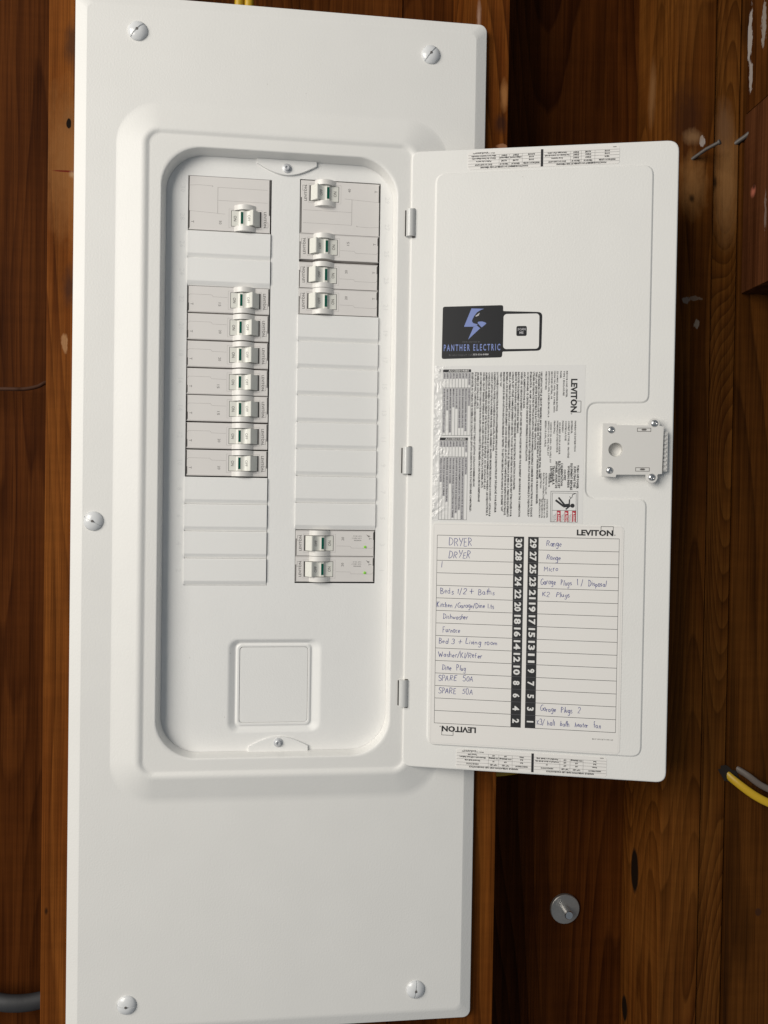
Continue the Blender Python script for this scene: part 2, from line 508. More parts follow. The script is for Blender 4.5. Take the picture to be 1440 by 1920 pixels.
board('stud', 174, 212, 9.5, 98, -760, 760,
      wood('stud_mid', (0.05, 0.016, 0.006), (0.17, 0.058, 0.019), (0.30, 0.13, 0.045), 4.4, 0.7, blotch=0.4, spots=(
          (*mm(208, 9.5, 399), *mm(3.5, 20, 13), (0.34, 0.15, 0.05), 1.0),
          (*mm(205, 9.5, 372), *mm(6, 20, 9), (0.03, 0.012, 0.008), 1.2),
          (*mm(207, 9.5, 350), *mm(6, 20, 3), (0.30, 0.14, 0.07), 1.4),
          (*mm(182, 9.5, 466), *mm(2, 20, 20), (0.40, 0.25, 0.18), 1.2),
          (*mm(195.6, 9.5, 337), *mm(2.4, 8, 3), KN, 0.4))))
board('stud', 379, 419, 9.5, 98, -760, 760,
      wood('stud_right', (0.048, 0.015, 0.005), (0.165, 0.062, 0.021), (0.29, 0.135, 0.05), 5.2, 0.95, blotch=0.42, figscale=11, rings=30, spots=(
          (*mm(379, 66, -377), *mm(9, 9, 24), KN, 0.35),
          (*mm(379, 84, -537), *mm(9, 7, 14), KN, 0.4),
          (*mm(379, 62, 440), *mm(8, 8, 30), (0.22, 0.105, 0.04), 1.0),
          (*mm(379, 60, 330), *mm(6, 4, 12), KN, 0.7),
          (*mm(392, 9.5, 388), *mm(16, 15, 34), (0.042, 0.014, 0.006), 1.1),
          (*mm(398, 9.5, 325), *mm(13, 15, 28), (0.25, 0.118, 0.040), 1.2),
          (*mm(406, 9.5, 368), *mm(3, 9, 5), PAINT, 2.6),
          (*mm(396, 9.5, 372), *mm(9, 9, 7), (0.24, 0.13, 0.06), 1.2),
          (*mm(405, 9.5, 190), *mm(3.6, 9, 5), (0.22, 0.17, 0.13), 2.6),
          (*mm(394, 9.5, 213), *mm(4, 9, 3), (0.20, 0.15, 0.12), 2.6),
          (*mm(402, 9.5, 215), *mm(8, 9, 2), (0.15, 0.10, 0.07), 2.8),
          (*mm(397, 9.5, 312), *mm(3, 9, 4), KN, 0.9))))
board('sheathing_board', 401, 1050, 98.5, 118, -760, 760, wood('sheathing_far_right', D1, D2, D3, 11.0))
board('sheathing_board', -1050, -461, 98.5, 118, -760, 760, wood('sheathing_far_left', D1, D2, D3, 12.0))
board('stud', 800, 838, 9.5, 98, -760, 760, wood('stud_far_right', D1, D2, D3, 13.0))
board('stud', -615, -577, 9.5, 98, -760, 760, wood('stud_far_left', D1, D2, D3, 14.0))
board('plank', 420.6, 446, 12, 98, -760, 760,
      wood('plank_seam', (0.065, 0.024, 0.009), (0.175, 0.072, 0.026), (0.28, 0.14, 0.055), 6.3, 1.2, blotch=0.28, figscale=13, rings=36, spots=(
          (*mm(434, 12, 330), *mm(12, 20, 55), (0.27, 0.135, 0.05), 0.9),
          (*mm(430, 12, 385), *mm(9, 20, 25), (0.15, 0.075, 0.035), 1.2),
          (*mm(422, 12, 330), *mm(2, 20, 6), KN, 1.2))))
board('stud', 447.2, 520, 10, 98, -760, 760,
      wood('stud_rough', (0.05, 0.021, 0.008), (0.135, 0.056, 0.020), (0.19, 0.085, 0.032), 7.7, 0.35, blotch=0.2, spots=(
          (*mm(483, 10, -395), *mm(3.5, 10, 4), (0.05, 0.02, 0.009), 0.7),)))
board('block', 449.5, 540, -62, 9.2, 221.5, 396,
      wood('block_red', (0.055, 0.021, 0.014), (0.105, 0.045, 0.034), (0.135, 0.062, 0.05), 8.1, 0.3, blotch=0.5, spots=(
          (*mm(449.5, -8, 315), *mm(8, 4, 5), (0.45, 0.14, 0.09), 1.1),
          (*mm(449.5, -9, 319), *mm(8, 2, 3), KN, 0.9),
          (*mm(449.5, -28, 285), *mm(8, 2, 20), (0.16, 0.11, 0.09), 3.0))))
board('block', 450.5, 540, -60, 9.2, 397, 760,
      wood('block_brown', (0.055, 0.02, 0.008), (0.14, 0.055, 0.022), (0.20, 0.09, 0.04), 8.9, 0.5, blotch=0.5, spots=(
          (*mm(450.5, 4, 470), *mm(8, 4, 26), (0.32, 0.285, 0.265), 3.2),
          (*mm(450.5, 2, 430), *mm(8, 3, 14), (0.30, 0.26, 0.24), 3.4),
          (*mm(450.5, -18, 470), *mm(8, 4, 18), (0.26, 0.22, 0.19), 3.6))))

# ================================================================ THE LOAD CENTRE
panel = thing('load_center', 'large white metal electrical panel with its inner door swung open to the right', 'electrical panel')
cover = [
    (-183.5, 188.7, -480, 459.5, 7, 9.0, 0),
    (-183.5, 188.7, -480, 459.5, 7, 3.6, 0.7),
    (-172.5, 178.0, -469, 448.5, 6, 0.0, 2.2),
    (-146, 152.5, -263, 363.5, 38, 0.0, 4.0),
    (-121, 123.0, -239.5, 339.5, 15, -6.6, 3.2),
    (-116.6, 118.5, -235.4, 335.4, 10, -4.5, 1.0),
    (-105.6, 105.3, -224.0, 325.2, 36, -4.4, 1.6),
    (-103.8, 103.3, -222.2, 323.4, 34, 8.2, 0.5),
    (-103.8, 103.3, -222.2, 323.4, 34, 8.6, 0)]
mb = MB()
mb.loft([rring(*r[:5], r[5], 14) for r in fillet(cover, 5)])
obj('cover_plate', mb, M['paint'], panel, smooth=40)
mb = MB(); mb.box(-168, 172, 22, 97, -440, 420)
obj('enclosure', mb, M['dark'], panel)

# dead front with two columns of openings and the depressed plate of the main breaker
SLOT = 24.93
LX0, LX1, RX0, RX1 = -84.6, -9.4, 16.4, 91.2
LT, RT = 305.4, 307.9
LB, RB = LT - 15 * SLOT, RT - 15 * SLOT
FY = 8.8
mb = MB()
def cell(x0, x1, z0, z1): mb.rect(x0, x1, z0, z1, FY)
cell(-112, 112, RT, 332); cell(-112, 112, -232, LB - 45)
cell(-112, LX0, LB, RT); cell(LX1, RX0, LB, RT); cell(RX1, 112, LB, RT)
cell(LX0, LX1, LT, RT); cell(RX0, RX1, LB, RB)
bz0, bz1 = LB - 45, LB
cell_b = (-60, 60, -215, -105)
mb2 = MB()
mb = MB()
for c in ((-112, 112, RT, 332), (-112, LX0, LB, RT), (LX1, RX0, LB, RT), (RX1, 112, LB, RT), (LX0, LX1, LT, RT), (RX0, RX1, LB, RB),
          (-112, 112, cell_b[3], LB), (-112, cell_b[0], cell_b[2], cell_b[3]), (cell_b[1], 112, cell_b[2], cell_b[3]), (-112, 112, -232, cell_b[2])):
    mb.rect(*c[:2], *c[2:], FY)
dep = [(*cell_b, 0.01, FY, 0), (-43.2, 41.6, -205, -118.6, 9, FY, 1.5), (-37.5, 34.2, -200.8, -122.0, 5, FY + 3.0, 1.0),
       (-36.6, 33.2, -199.8, -122.9, 4.5, FY + 3.0, 0.3), (-35.2, 31.9, -198.6, -124.2, 4, FY + 2.2, 0.3), (-33.4, 30.2, -197.0, -125.8, 3, FY + 2.2, 0.2),
       (-33.0, 29.8, -196.6, -126.2, 3, FY + 3.3, 0)]
rr = [rring(*r[:5], r[5], 8) for r in fillet(dep, 3)]
mb.loft(rr)
# thin edges of the two openings
for x0, x1, z0, z1 in ((LX0, LX1, LB, LT), (RX0, RX1, RB, RT)):
    mb.loft([rring(x0, x1, z0, z1, 0.01, FY, 1), rring(x0, x1, z0, z1, 0.01, FY + 1.5, 1)])
# raised strips at the foot of each column where the tabs were sheared
dead = obj('dead_front', mb, M['paint_inner'], panel, smooth=35)
mb = MB(); mb.prism(rpoly(-32.9, 29.7, -196.5, -126.3, 3), FY + 2.5, FY + 4)
obj('knockout_plate', mb, M['paint_inner'], dead, bevel=0.5)

def filler_mesh():
    mb = MB(); w = 37.1
    prof = [(12.44, 1.5), (12.36, -0.7), (11.7, -1.4), (-7.6, -1.4), (-8.7, -1.15), (-12.2, 0.75), (-12.44, 1.5)]   # (z, y)
    vs = [(-37.55, y, z) for z, y in prof] + [(w, y, z) for z, y in prof]
    n = len(prof)
    mb.add(vs, [(i, i + 1, n + i + 1, n + i) for i in range(n - 1)] + [tuple(range(n)), tuple(range(2 * n - 1, n - 1, -1))])
    return mb
fm = filler_mesh().mesh('filler_plate', M['paint_inner'], 25)
def slot_z(top, i): return top - (i + 0.5) * SLOT
LCX, RCX = (LX0 + LX1) / 2, (RX0 + RX1) / 2
for cx, top, idx in ((LCX, LT, [2, 3, 11, 12, 13, 14]), (RCX, RT, [5, 6, 7, 8, 9, 10, 11, 12])):
    for i in idx:
        o = obj('filler_plate', fm, None, dead)
        o.location = (cx * MM, FY * MM, slot_z(top, i) * MM)
# embossed circuit numbers beside the columns: flat figures, relief shade painted in their tone
for i in range(15):
    for sx_, st_ in ((-91.6, 30 - 2 * i), (95.6, 29 - 2 * i)):
        mb = MB(); text(mb, str(st_), sx_, slot_z(LT, i) + 2.6, 4.4, FY - 0.10, -90, 'l', res=1)
        obj('embossed_number', mb, M['emboss'], dead)
# half-moon tabs that carry the two dead front screws
def tab(x0, x1, zb, zt, up, slanted):
    mb = MB(); n = 16; cx = (x0 + x1) / 2
    pts = [(x0, zb), (x0, zb + (-3.5 if up else 4.5))]
    for i in range(n + 1):
        t = i / n
        x = x0 + (x1 - x0) * t
        z = (zb - 4.2 - 9.5 * math.sin(math.pi * t)) if up else (zb + 5 + 8.8 * math.sin(math.pi * t))
        pts.append((x, z))
    pts += [(x1, zb + (-3.5 if up else 4.5)), (x1, zb)]
    mb.prism(pts, FY - 2.2, FY + 1)
    return mb
obj('screw_tab', tab(-23, 31.7, 323.6, 0, True, 0), M['paint_inner'], dead, bevel=0.5)
obj('screw_tab', tab(-24, 30.9, -222.6, 0, False, 0), M['paint_inner'], dead, bevel=0.5)

# slotted dome screws
def slot_dome(Rm, H, slot, depth, n=22, cross=False):
    """dome head on the xz plane, facing -y, with a straight slot along z (and one along x when cross)"""
    mb = MB()
    xs = sorted(set([round(-Rm + 2 * Rm * i / n, 4) for i in range(n + 1)] + [-slot, -slot * .8, slot * .8, slot]))
    ts = sorted(set([round(-1 + 2 * i / n, 4) for i in range(n + 1)]))
    if cross: ts = sorted(set(ts + [-slot / Rm, -slot * .8 / Rm, slot * .8 / Rm, slot / Rm]))
    idx = {}
    for i, x in enumerate(xs):
        hz = math.sqrt(max(Rm * Rm - x * x, 0.0))
        for j, t in enumerate(ts):
            z = t * hz
            r2 = (x * x + z * z) / (Rm * Rm)
            h = H * (1 - r2 ** 1.4) + 0.25 * H * (1 if r2 < 0.999 else 0)
            ins = abs(x) < slot * .9
            if cross: ins = (abs(x) < slot * .9 or abs(t * Rm) < slot * .9) and r2 < 0.36
            if ins: h -= depth
            idx[i, j] = len(mb.v); mb.v.append((x, -h, z))
    for i in range(len(xs) - 1):
        for j in range(len(ts) - 1):
            mb.f.append((idx[i, j], idx[i + 1, j], idx[i + 1, j + 1], idx[i, j + 1]))
    return mb
sd = slot_dome(8.7, 3.0, 0.55, 0.9)
skirt = [(8.7 * math.cos(2 * math.pi * k / 40), 0, 8.7 * math.sin(2 * math.pi * k / 40)) for k in range(40)]
sd.loft([[(x * .985, -0.5, z * .985) for x, y, z in skirt], [(x, -0.2, z) for x, y, z in skirt], [(x, 0.3, z) for x, y, z in skirt]])
scm = sd.mesh('cover_screw', M['screw_paint'], 38)
rec = MB(); rec.prism([(1.25 * math.cos(R(60 * k)), 1.25 * math.sin(R(60 * k))) for k in range(6)], -3.95, -1.5)
rcm = rec.mesh('drive_recess', M['print_grey'])
for x, z, a in ((-128.7, 426.2, 43), (135.1, 425.6, 38), (-162.6, -10.3, -62), (-129.2, -448.4, -84), (135.0, -448.0, 8)):
    o = obj('cover_screw', scm, None, panel)
    o.location = (x * MM, -0.2 * MM, z * MM)
    o.rotation_euler = (0, R(a), 0)
    q = obj('drive_recess', rcm, None, o)
hx = MB()
hx.lathe([(4.2, 0), (4.2, -0.7), (2.7, -1.1), (2.7, -2.4), (2.1, -2.8), (1.2, -2.8), (1.1, -1.8), (0.01, -1.7)], 0, 0, 20)
hxm = hx.mesh('dead_front_screw', M['zinc'], 30)
for x, z in ((4.3, 315.8), (3.4, -214.2)):
    o = obj('dead_front_screw', hxm, None, dead)
    o.location = (x * MM, (FY - 2.2) * MM, z * MM)

# ---------------------------------------------------------------- the door, swung 166 degrees
DOORX, DOORY, DOORA = 118.56, -6.0, -13.525
u0, u1, dz0, dz1 = -0.5, 235.0, -234.4, 332.8
mb = MB()
T = 1.2
outer = round_poly([(u0, dz0, 9), (u1, dz0 - 0.3, 9), (u1 + .2, dz1 - .6, 10), (u0, dz1, 8)], 6)
inner = round_poly([(21.3, -213.2, 10), (213.8, -213.6, 10), (214.0, 17.6, 8), (161.6, 17.6, 8), (161.6, 101.2, 8), (214.4, 101.2, 8), (214.4, 311.8, 10), (21.3, 311.8, 10)], 6)
def shrink(poly, d):
    n = len(poly); out = []
    for i in range(n):
        a = Vector(poly[i - 1]); p = Vector(poly[i]); c = Vector(poly[(i + 1) % n])
        t1 = (p - a).normalized(); t2 = (c - p).normalized()
        n1 = Vector((-t1.y, t1.x)); n2 = Vector((-t2.y, t2.x))
        b_ = (n1 + n2)
        b_ = b_ / max(b_.length_squared / 2, 0.3)
        out.append(tuple(p + b_ * d))
    return out
# outer sheet with its rolled edge
oi = [outer, shrink(outer, 0.5), shrink(outer, 1.6)]
n = len(outer)
rings = [[(x, 9.0, z) for x, z in outer], [(x, 0.8, z) for x, z in outer], [(x, 0.2, z) for x, z in oi[1]], [(x, 0.0, z) for x, z in oi[2]]]
mb.loft(rings)
mb.f.append(tuple(3 * n + i for i in range(n)))
rim = MB()
door = obj('door', mb, M['paint'], panel, smooth=40)
door.location = (DOORX * MM, DOORY * MM, 0)
door.rotation_euler = (0, 0, R(DOORA))
mb = MB()
ii = [inner, shrink(inner, 0.7), shrink(inner, 1.5), shrink(inner, 2.2)]
ys = [0.15, -0.25, -1.0, -1.25]
mb.loft([[(x, y, z) for x, z in p] for p, y in zip(ii, ys)])
n = len(inner)
mb.f.append(tuple(3 * n + i for i in range(n)))
obj('raised_panel', mb, M['paint'], door, smooth=40)
PY = -1.25          # face of the raised field

# hinges: rolled knuckle + pin
hg = MB()
n = 14
ring0 = []
prof = [(-4.3, 4.5), (-4.4, 0.5)] + [(4.3 * math.cos(R(180 - 190 * k / n)) , -4.0 * math.sin(R(180 - 190 * k / n)) - 0.2) for k in range(n + 1)] + [(4.2, 4.5)]
vs0 = [(x, y, 12.3) for x, y in prof]; vs1 = [(x, y, -12.3) for x, y in prof]
k = len(prof)
hg.add(vs0 + vs1, [(i, i + 1, k + i + 1, k + i) for i in range(k - 1)] + [tuple(range(k)), tuple(range(2 * k - 1, k - 1, -1))])
hgm = hg.mesh('hinge', M['hinge'], 30)
hp = MB(); hp.tube([(2.4, -0.9, -13.4), (2.4, -0.9, 13.0)], 1.6, 10)
hpm = hp.mesh('hinge_pin', M['nail'], 30)
hs = MB(); hs.box(-5.3, -4.35, -0.35, 3, -11.6, 11.6)
hsm = hs.mesh('hinge_slot', M['gap'])
for z in (267.2, 49.3, -166.0):
    o = obj('hinge', hgm, None, panel)
    o.location = ((DOORX - 0.3) * MM, (-5.6) * MM, z * MM)
    obj('hinge_pin', hpm, None, o)
    obj('hinge_slot', hsm, None, o)

# latch: boxed plate on the notch, four Phillips screws, round hole, two windows, ribbed slide
LH = -9.0
lp = [(173.3, 83.0, 0), (184.6, 82.8, 0), (185.0, 81.4, .5), (211.6, 81.2, 0)]
for k in range(9):
    t = R(165 - 185 * k / 8)
    lp.append((216.6 + 4.9 * math.cos(t), 82.7 + 4.9 * math.sin(t), 0))
lp += [(222.5, 80.6, 0), (225.0, 80.4, 0), (224.2, 38.8, 0), (221.0, 38.6, 0)]
for k in range(9):
    t = R(20 - 185 * k / 8)
    lp.append((215.6 + 5.0 * math.cos(t), 35.9 + 5.0 * math.sin(t), 0))
lp += [(210.5, 38.0, 0), (185.6, 37.8, 0), (185.2, 35.6, 0), (173.0, 36.2, 0)]
outl = [(x, z) for x, z, r in lp]
hole = [(184.6 + 6.1 * math.cos(2 * math.pi * k / 28), 59.8 + 6.1 * math.sin(2 * math.pi * k / 28)) for k in range(28)]
# plate face with a true round hole: bridge outline and hole through bmesh fill
def plate_with_hole(name, outline, hole, y0, y1, mat, parent, bevel):
    bm = bmesh.new()
    def loop(p):
        v = [bm.verts.new((x * MM, y0 * MM, z * MM)) for x, z in p]
        return [bm.edges.new((v[i], v[(i + 1) % len(v)])) for i in range(len(v))]
    e = loop(outline) + loop(hole)
    bmesh.ops.triangle_fill(bm, use_beauty=True, edges=e)
    # drop the fill of the hole itself
    hx_ = sum(p[0] for p in hole) / len(hole) * MM; hz_ = sum(p[1] for p in hole) / len(hole) * MM
    rr_ = math.hypot(hole[0][0] * MM - hx_, hole[0][1] * MM - hz_)
    kill = [f for f in bm.faces if math.hypot(f.calc_center_median().x - hx_, f.calc_center_median().z - hz_) < rr_ * 0.97]
    bmesh.ops.delete(bm, geom=kill, context='FACES')
    ret = bmesh.ops.extrude_face_region(bm, geom=list(bm.faces))
    vs = [g for g in ret['geom'] if isinstance(g, bmesh.types.BMVert)]
    bmesh.ops.translate(bm, verts=vs, vec=(0, (y1 - y0) * MM, 0))
    bmesh.ops.recalc_face_normals(bm, faces=bm.faces)
    ed = [q for q in bm.edges if len(q.link_faces) == 2 and q.calc_face_angle(0) > R(50)]
    bmesh.ops.bevel(bm, geom=ed, offset=bevel * MM, segments=2, affect='EDGES', profile=0.5, clamp_overlap=True)
    me = bpy.data.meshes.new(name); bm.to_mesh(me); bm.free()
    me.materials.append(mat)
    me.polygons.foreach_set('use_smooth', [True] * len(me.polygons)); me.set_sharp_from_angle(angle=R(30))
    return obj(name, me, None, parent)
latch = plate_with_hole('latch', outl, hole, LH, LH + 2.2, M['latch'], door, 0.35)
for z0_, z1_ in ((74.5, 79), (39, 43)):
    mb = MB(); mb.box(174.3, 175.6, -4.6, 0, z0_, z1_); obj('latch_foot', mb, M['latch'], door, bevel=0.4)
plate_with_hole('latch_body', [(175.2, 81.6), (222.6, 79.4), (222.0, 40.2), (175.0, 38.0)], hole, LH + 2.25, 0.3, M['latch'], door, 0.2)
mb = MB(); mb.box(225.6, 229.4, -5.6, 0.2, 41.2, 76.2)
obj('latch_slide', mb, M['latch'], door, bevel=0.5)
for k in range(9):
    mb = MB(); mb.box(225.2, 228.0, -6.6, -5.0, 42.5 + k * 3.75, 44.6 + k * 3.75)
    obj('slide_rib', mb, M['latch'], door, bevel=0.3)
for x0, x1, z0, z1 in ((202.4, 214.2, 75.6, 79.0), (201.6, 213.6, 40.9, 44.4)):
    mb = MB()
    mb.frame(x0, x1, z0, z1, 0.45, LH - 0.06)
    c = (x0 + x1) / 2
    mb.rect(c - 1.7, c + 1.7, (z0 + z1) / 2 - .7, (z0 + z1) / 2 + .9, LH - 0.06)
    mb.rect(c - 2.3, c + 2.3, (z0 + z1) / 2 - .2, (z0 + z1) / 2 + .35, LH - 0.08)
    obj('latch_window', mb, M['print_grey'], door)
ph = slot_dome(3.15, 1.35, 0.45, 0.9, 16, True)
sk = [(3.15 * math.cos(2 * math.pi * k / 24), 0, 3.15 * math.sin(2 * math.pi * k / 24)) for k in range(24)]
ph.loft([[(x, -0.25, z) for x, y, z in sk], [(x, 0.4, z) for x, y, z in sk]])
phm = ph.mesh('latch_screw', M['steel'], 35)
for x, z, a in ((180.4, 77.2, 25), (179.6, 41.6, 60), (216.8, 82.9, 10), (215.5, 35.9, 35)):
    o = obj('latch_screw', phm, None, door)
    o.location = (x * MM, LH * MM, z * MM); o.rotation_euler = (0, R(a), 0)

# ================================================================ STICKERS AND CARDS ON THE DOOR
def on_door(name, label, cat):
    return thing(name, label, cat, (DOORX, DOORY, 0), (0, 0, R(DOORA)))
# --- black service sticker
st = on_door('service_sticker', 'black vinyl sticker with lilac lightning bolt emblem and PANTHER ELECTRIC lettering', 'sticker')
y = PY - 0.12
sp = round_poly([(30.1, 142.2, 2), (84.6, 143.2, 2), (84.8, 148.4, 1.2), (116.0, 148.9, 3.5), (119.6, 148.9, 3.5), (119.8, 183.4, 3.5), (84.9, 184.9, 1.2), (84.9, 190.3, 2), (30.4, 189.8, 2)], 4)
sp = round_poly([(30.1, 142.2, 2), (84.6, 143.2, 2), (84.8, 148.4, 1), (119.4, 148.9, 4), (119.7, 183.4, 4), (84.9, 184.9, 1), (84.9, 190.3, 2), (30.4, 189.8, 2)], 4)
mb = MB(); mb.prism(sp, y, PY + 0.1); obj('backing', mb, M['sticker_black'], st)
mb = MB(); y2 = y - 0.05
mb.flat([(56.4, 187.8), (67.7, 187.3), (64.6, 186.1), (61.5, 184.2), (58.9, 180.8), (57.1, 177.1), (57.3, 175.5), (58.4, 174.4), (60.3, 173.8), (62.2, 173.4),
         (61.7, 172.4), (58.5, 171.2), (49.9, 171.3)], y2)
mb.flat([(62.2, 174.3), (62.4, 175.4), (63.8, 175.8), (66.4, 175.8), (68.6, 175.1), (70.1, 174.2), (68.6, 172.6), (66.0, 170.5), (65.2, 171.1), (63.6, 172.8)], y2)
mb.flat([(58.6, 171.1), (61.6, 172.2), (63.0, 171.0), (64.6, 169.7), (53.8, 159.6)], y2)
obj('bolt_emblem', mb, M['periwinkle'], st)
mb = MB(); mb.flat([(59.9, 180.8), (63.9, 183.8), (63.1, 181.3), (60.8, 180.3)], y2); obj('emblem_eye', mb, M['shade_grey'], st)
mb = MB(); text(mb, 'PANTHER ELECTRIC', 31.9, 149.5, 5.6, y2, 0.2, 'l', 51, bold=0.02, res=2, space=1.45); obj('lettering', mb, M['periwinkle'], st)
mb = MB(); text(mb, 'PANEL SERVICED BY:', 48.8, 157.0, 1.0, y2, -0.5, 'l', 16.3)
text(mb, 'Breaker tripped? Call', 36.8, 145.0, 1.5, y2, 0.3, 'l', 20.8)
obj('small_print', mb, M['grey_small'], st)
mb = MB(); text(mb, '353-336-8488', 58.4, 145.2, 1.5, y2, 0.3, 'l', 14.1, bold=0.02); obj('phone_number', mb, M['shade_grey'], st)
mb = MB(); mb.flat(rpoly(85.4, 117.2, 150.6, 182.2, 3), y2); obj('scan_patch', mb, M['white_ink'], st)
mb = MB(); mb.flat(rpoly(97.0, 106.2, 162.2, 171.2, 1.4), y2 - .04); obj('scan_badge', mb, M['sticker_black'], st)
mb = MB(); text(mb, 'SCAN', 101.6, 167.3, 2.0, y2 - .08, 1, 'c', 7.0, bold=.02); text(mb, 'ME', 101.6, 164.2, 2.0, y2 - .08, 1, 'c', 3.6, bold=.02)
obj('scan_lettering', mb, M['shade_grey'], st)

# --- clear instruction label, its print reads downwards
lb = on_door('instruction_label', 'clear plastic instruction label of small bilingual print with red hazard pictogram', 'label')
y = PY - 0.10
mb = MB(); mb.prism(rpoly(23.6, 158.4, -6.0, 136.0, 0.8, 3), y, PY + .1); obj('film', mb, M['film'], lb)
y2 = y - 0.05
mb = MB()
body = [
 (58.6, 2.8, "SE REPORTER AU TABLEAU DES NUMÉROS DE CATALOGUES LEVITON CI-DESSUS POUR PLUS D'ACCESSOIRES COMPATIBLES :"),
 (61.3, 25.5, "FOR ADDITIONAL COMPATIBLE ACCESSORIES CONSULT TABLE OF LEVITON CATALOG NUMBERS BELOW."),
 (63.5, 96.8, "(NUMÉRO DE CATALOGUE : LFPLT)"),
 (66.1, 12.1, "LES OUVERTURES DU DISJONCTEUR NON EXPLOITÉES DOIVENT ÊTRE FERMÉES AVEC DES PLAQUES DE REMPLISSAGE"),
 (68.8, 24.6, "UNUSED CIRCUIT BREAKER OPENINGS MUST BE CLOSED WITH FILLER PLATES (CATALOG NUMBER: LFPLT)."),
 (71.2, 23.5, "ALIMENTATION ARRIÈRE REQUIÈRENT UNE TROUSSE DE SUPPORT SPÉCIFIQUE - NO DE CATALOGUE : LB.K"),
 (73.6, -0.2, "CONSULTER LE NUMÉRO DE CATALOGUE DE LEVITON POUR LE COUVERCLE D'ASSEMBLAGE DU PANNEAU. LES DISJONCTEURS À"),
 (76.1, -0.7, "CONSULT LEVITON CATALOG NUMBER FOR PANEL COVER ASSEMBLY. BACKFED BREAKERS REQUIRE HOLD DOWN KIT - CATALOG #"),
 (78.6, 58.1, "L'ALIMENTATION, PORTER LA POIGNÉE EN POSITION «OFF», PUIS SUR «ON»."),
 (81.1, 2.6, "LA POIGNÉE DU DISJONCTEUR EN POSITION INTERMÉDIAIRE INDIQUE QUE LE DISJONCTEUR EST DÉCLENCHÉ. POUR RÉTABLIR"),
 (84.1, 116.1, "THEN TO “ON”."),
 (86.9, 3.3, "BREAKER HANDLE IN MID-POSITION INDICATES BREAKER IS TRIPPED. TO RESTORE SERVICE, MOVE HANDLE TO EXTREME “OFF”"),
 (89.6, 0.1, "RETIRER LA VIS DE LIAISON DE BOÎTE SEULEMENT QUAND EXIGÉ PAR LES AUTORITÉS COMPÉTENTES EN INSPECTION ÉLECTRIQUE."),
 (92.2, -1.0, "MISE À LA TERRE DE L'ÉQUIPEMENT DANS LA COMBINAISON PERMISE POUR LES TERMINAUX DE MISE À LA TERRE DES ÉQUIPEMENTS"),
 (94.9, -0.9, "LORSQU'IL EST UTILISÉ COMME ÉQUIPEMENT DE SERVICE, TOUS LES TROUS NEUTRES NON UTILISÉS PEUVENT ÊTRE UTILISÉS POUR"),
 (97.5, 23.3, "REMOVE THE BOX BONDING SCREW ONLY WHEN REQUIRED BY THE ELECTRICAL INSPECTION AUTHORITIES."),
 (99.9, 74.3, "INDICATED FOR EQUIPMENT GROUNDING BAR TERMINALS."),
 (102.6, -0.8, "WHEN USED AS SERVICE EQUIPMENT, ANY UNUSED NEUTRAL HOLES MAY BE USED FOR EQUIPMENT GROUNDING IN THE COMBINATION"),
 (105.2, 96.8, "AVEC ALIMENTATION PAR LE BAS."),
 (108.1, 49.7, "OU SECONDAIRE. CE CENTRE DE CHARGE EST INVERSIBLE POUR INSTALLATION"),
 (110.7, -0.6, "ÉTABLISATEUR : 140 AMP. LA CHARGE MAXIMALE CONTINUE NE PEUT DÉPASSER 80% DE LA VALEUR NOMINALE DU DISJONCTEUR P"),
 (113.3, -0.6, "UTILISER DES DISJONCTEURS DE TYPE LB DE LEVITON, VALEUR NOMINALE MAXIMALE COMBINÉE DES DISJONCTEURS POUR CHAQUE"),
 (115.7, 59.4, "THIS LOAD CENTER IS INVERTIBLE FOR BOTTOM FEED APPLICATIONS."),
 (118.0, 10.8, "* THE MAXIMUM CONTINUOUS LOAD NOT TO EXCEED 80% OF THE RATING OF THE MAIN BREAKER OR BRANCH BREAKER."),
 (120.1, 33.8, "USE LEVITON TYPE LB CIRCUIT BREAKERS, MAX SUM OF BREAKER RATINGS PER STAB, 140 AMP.")]
for u, ze, s in body:
    text(mb, s, u - 0.9, 129.9, 1.5, y2, -90, 'l', 129.9 - ze, bold=0.045)
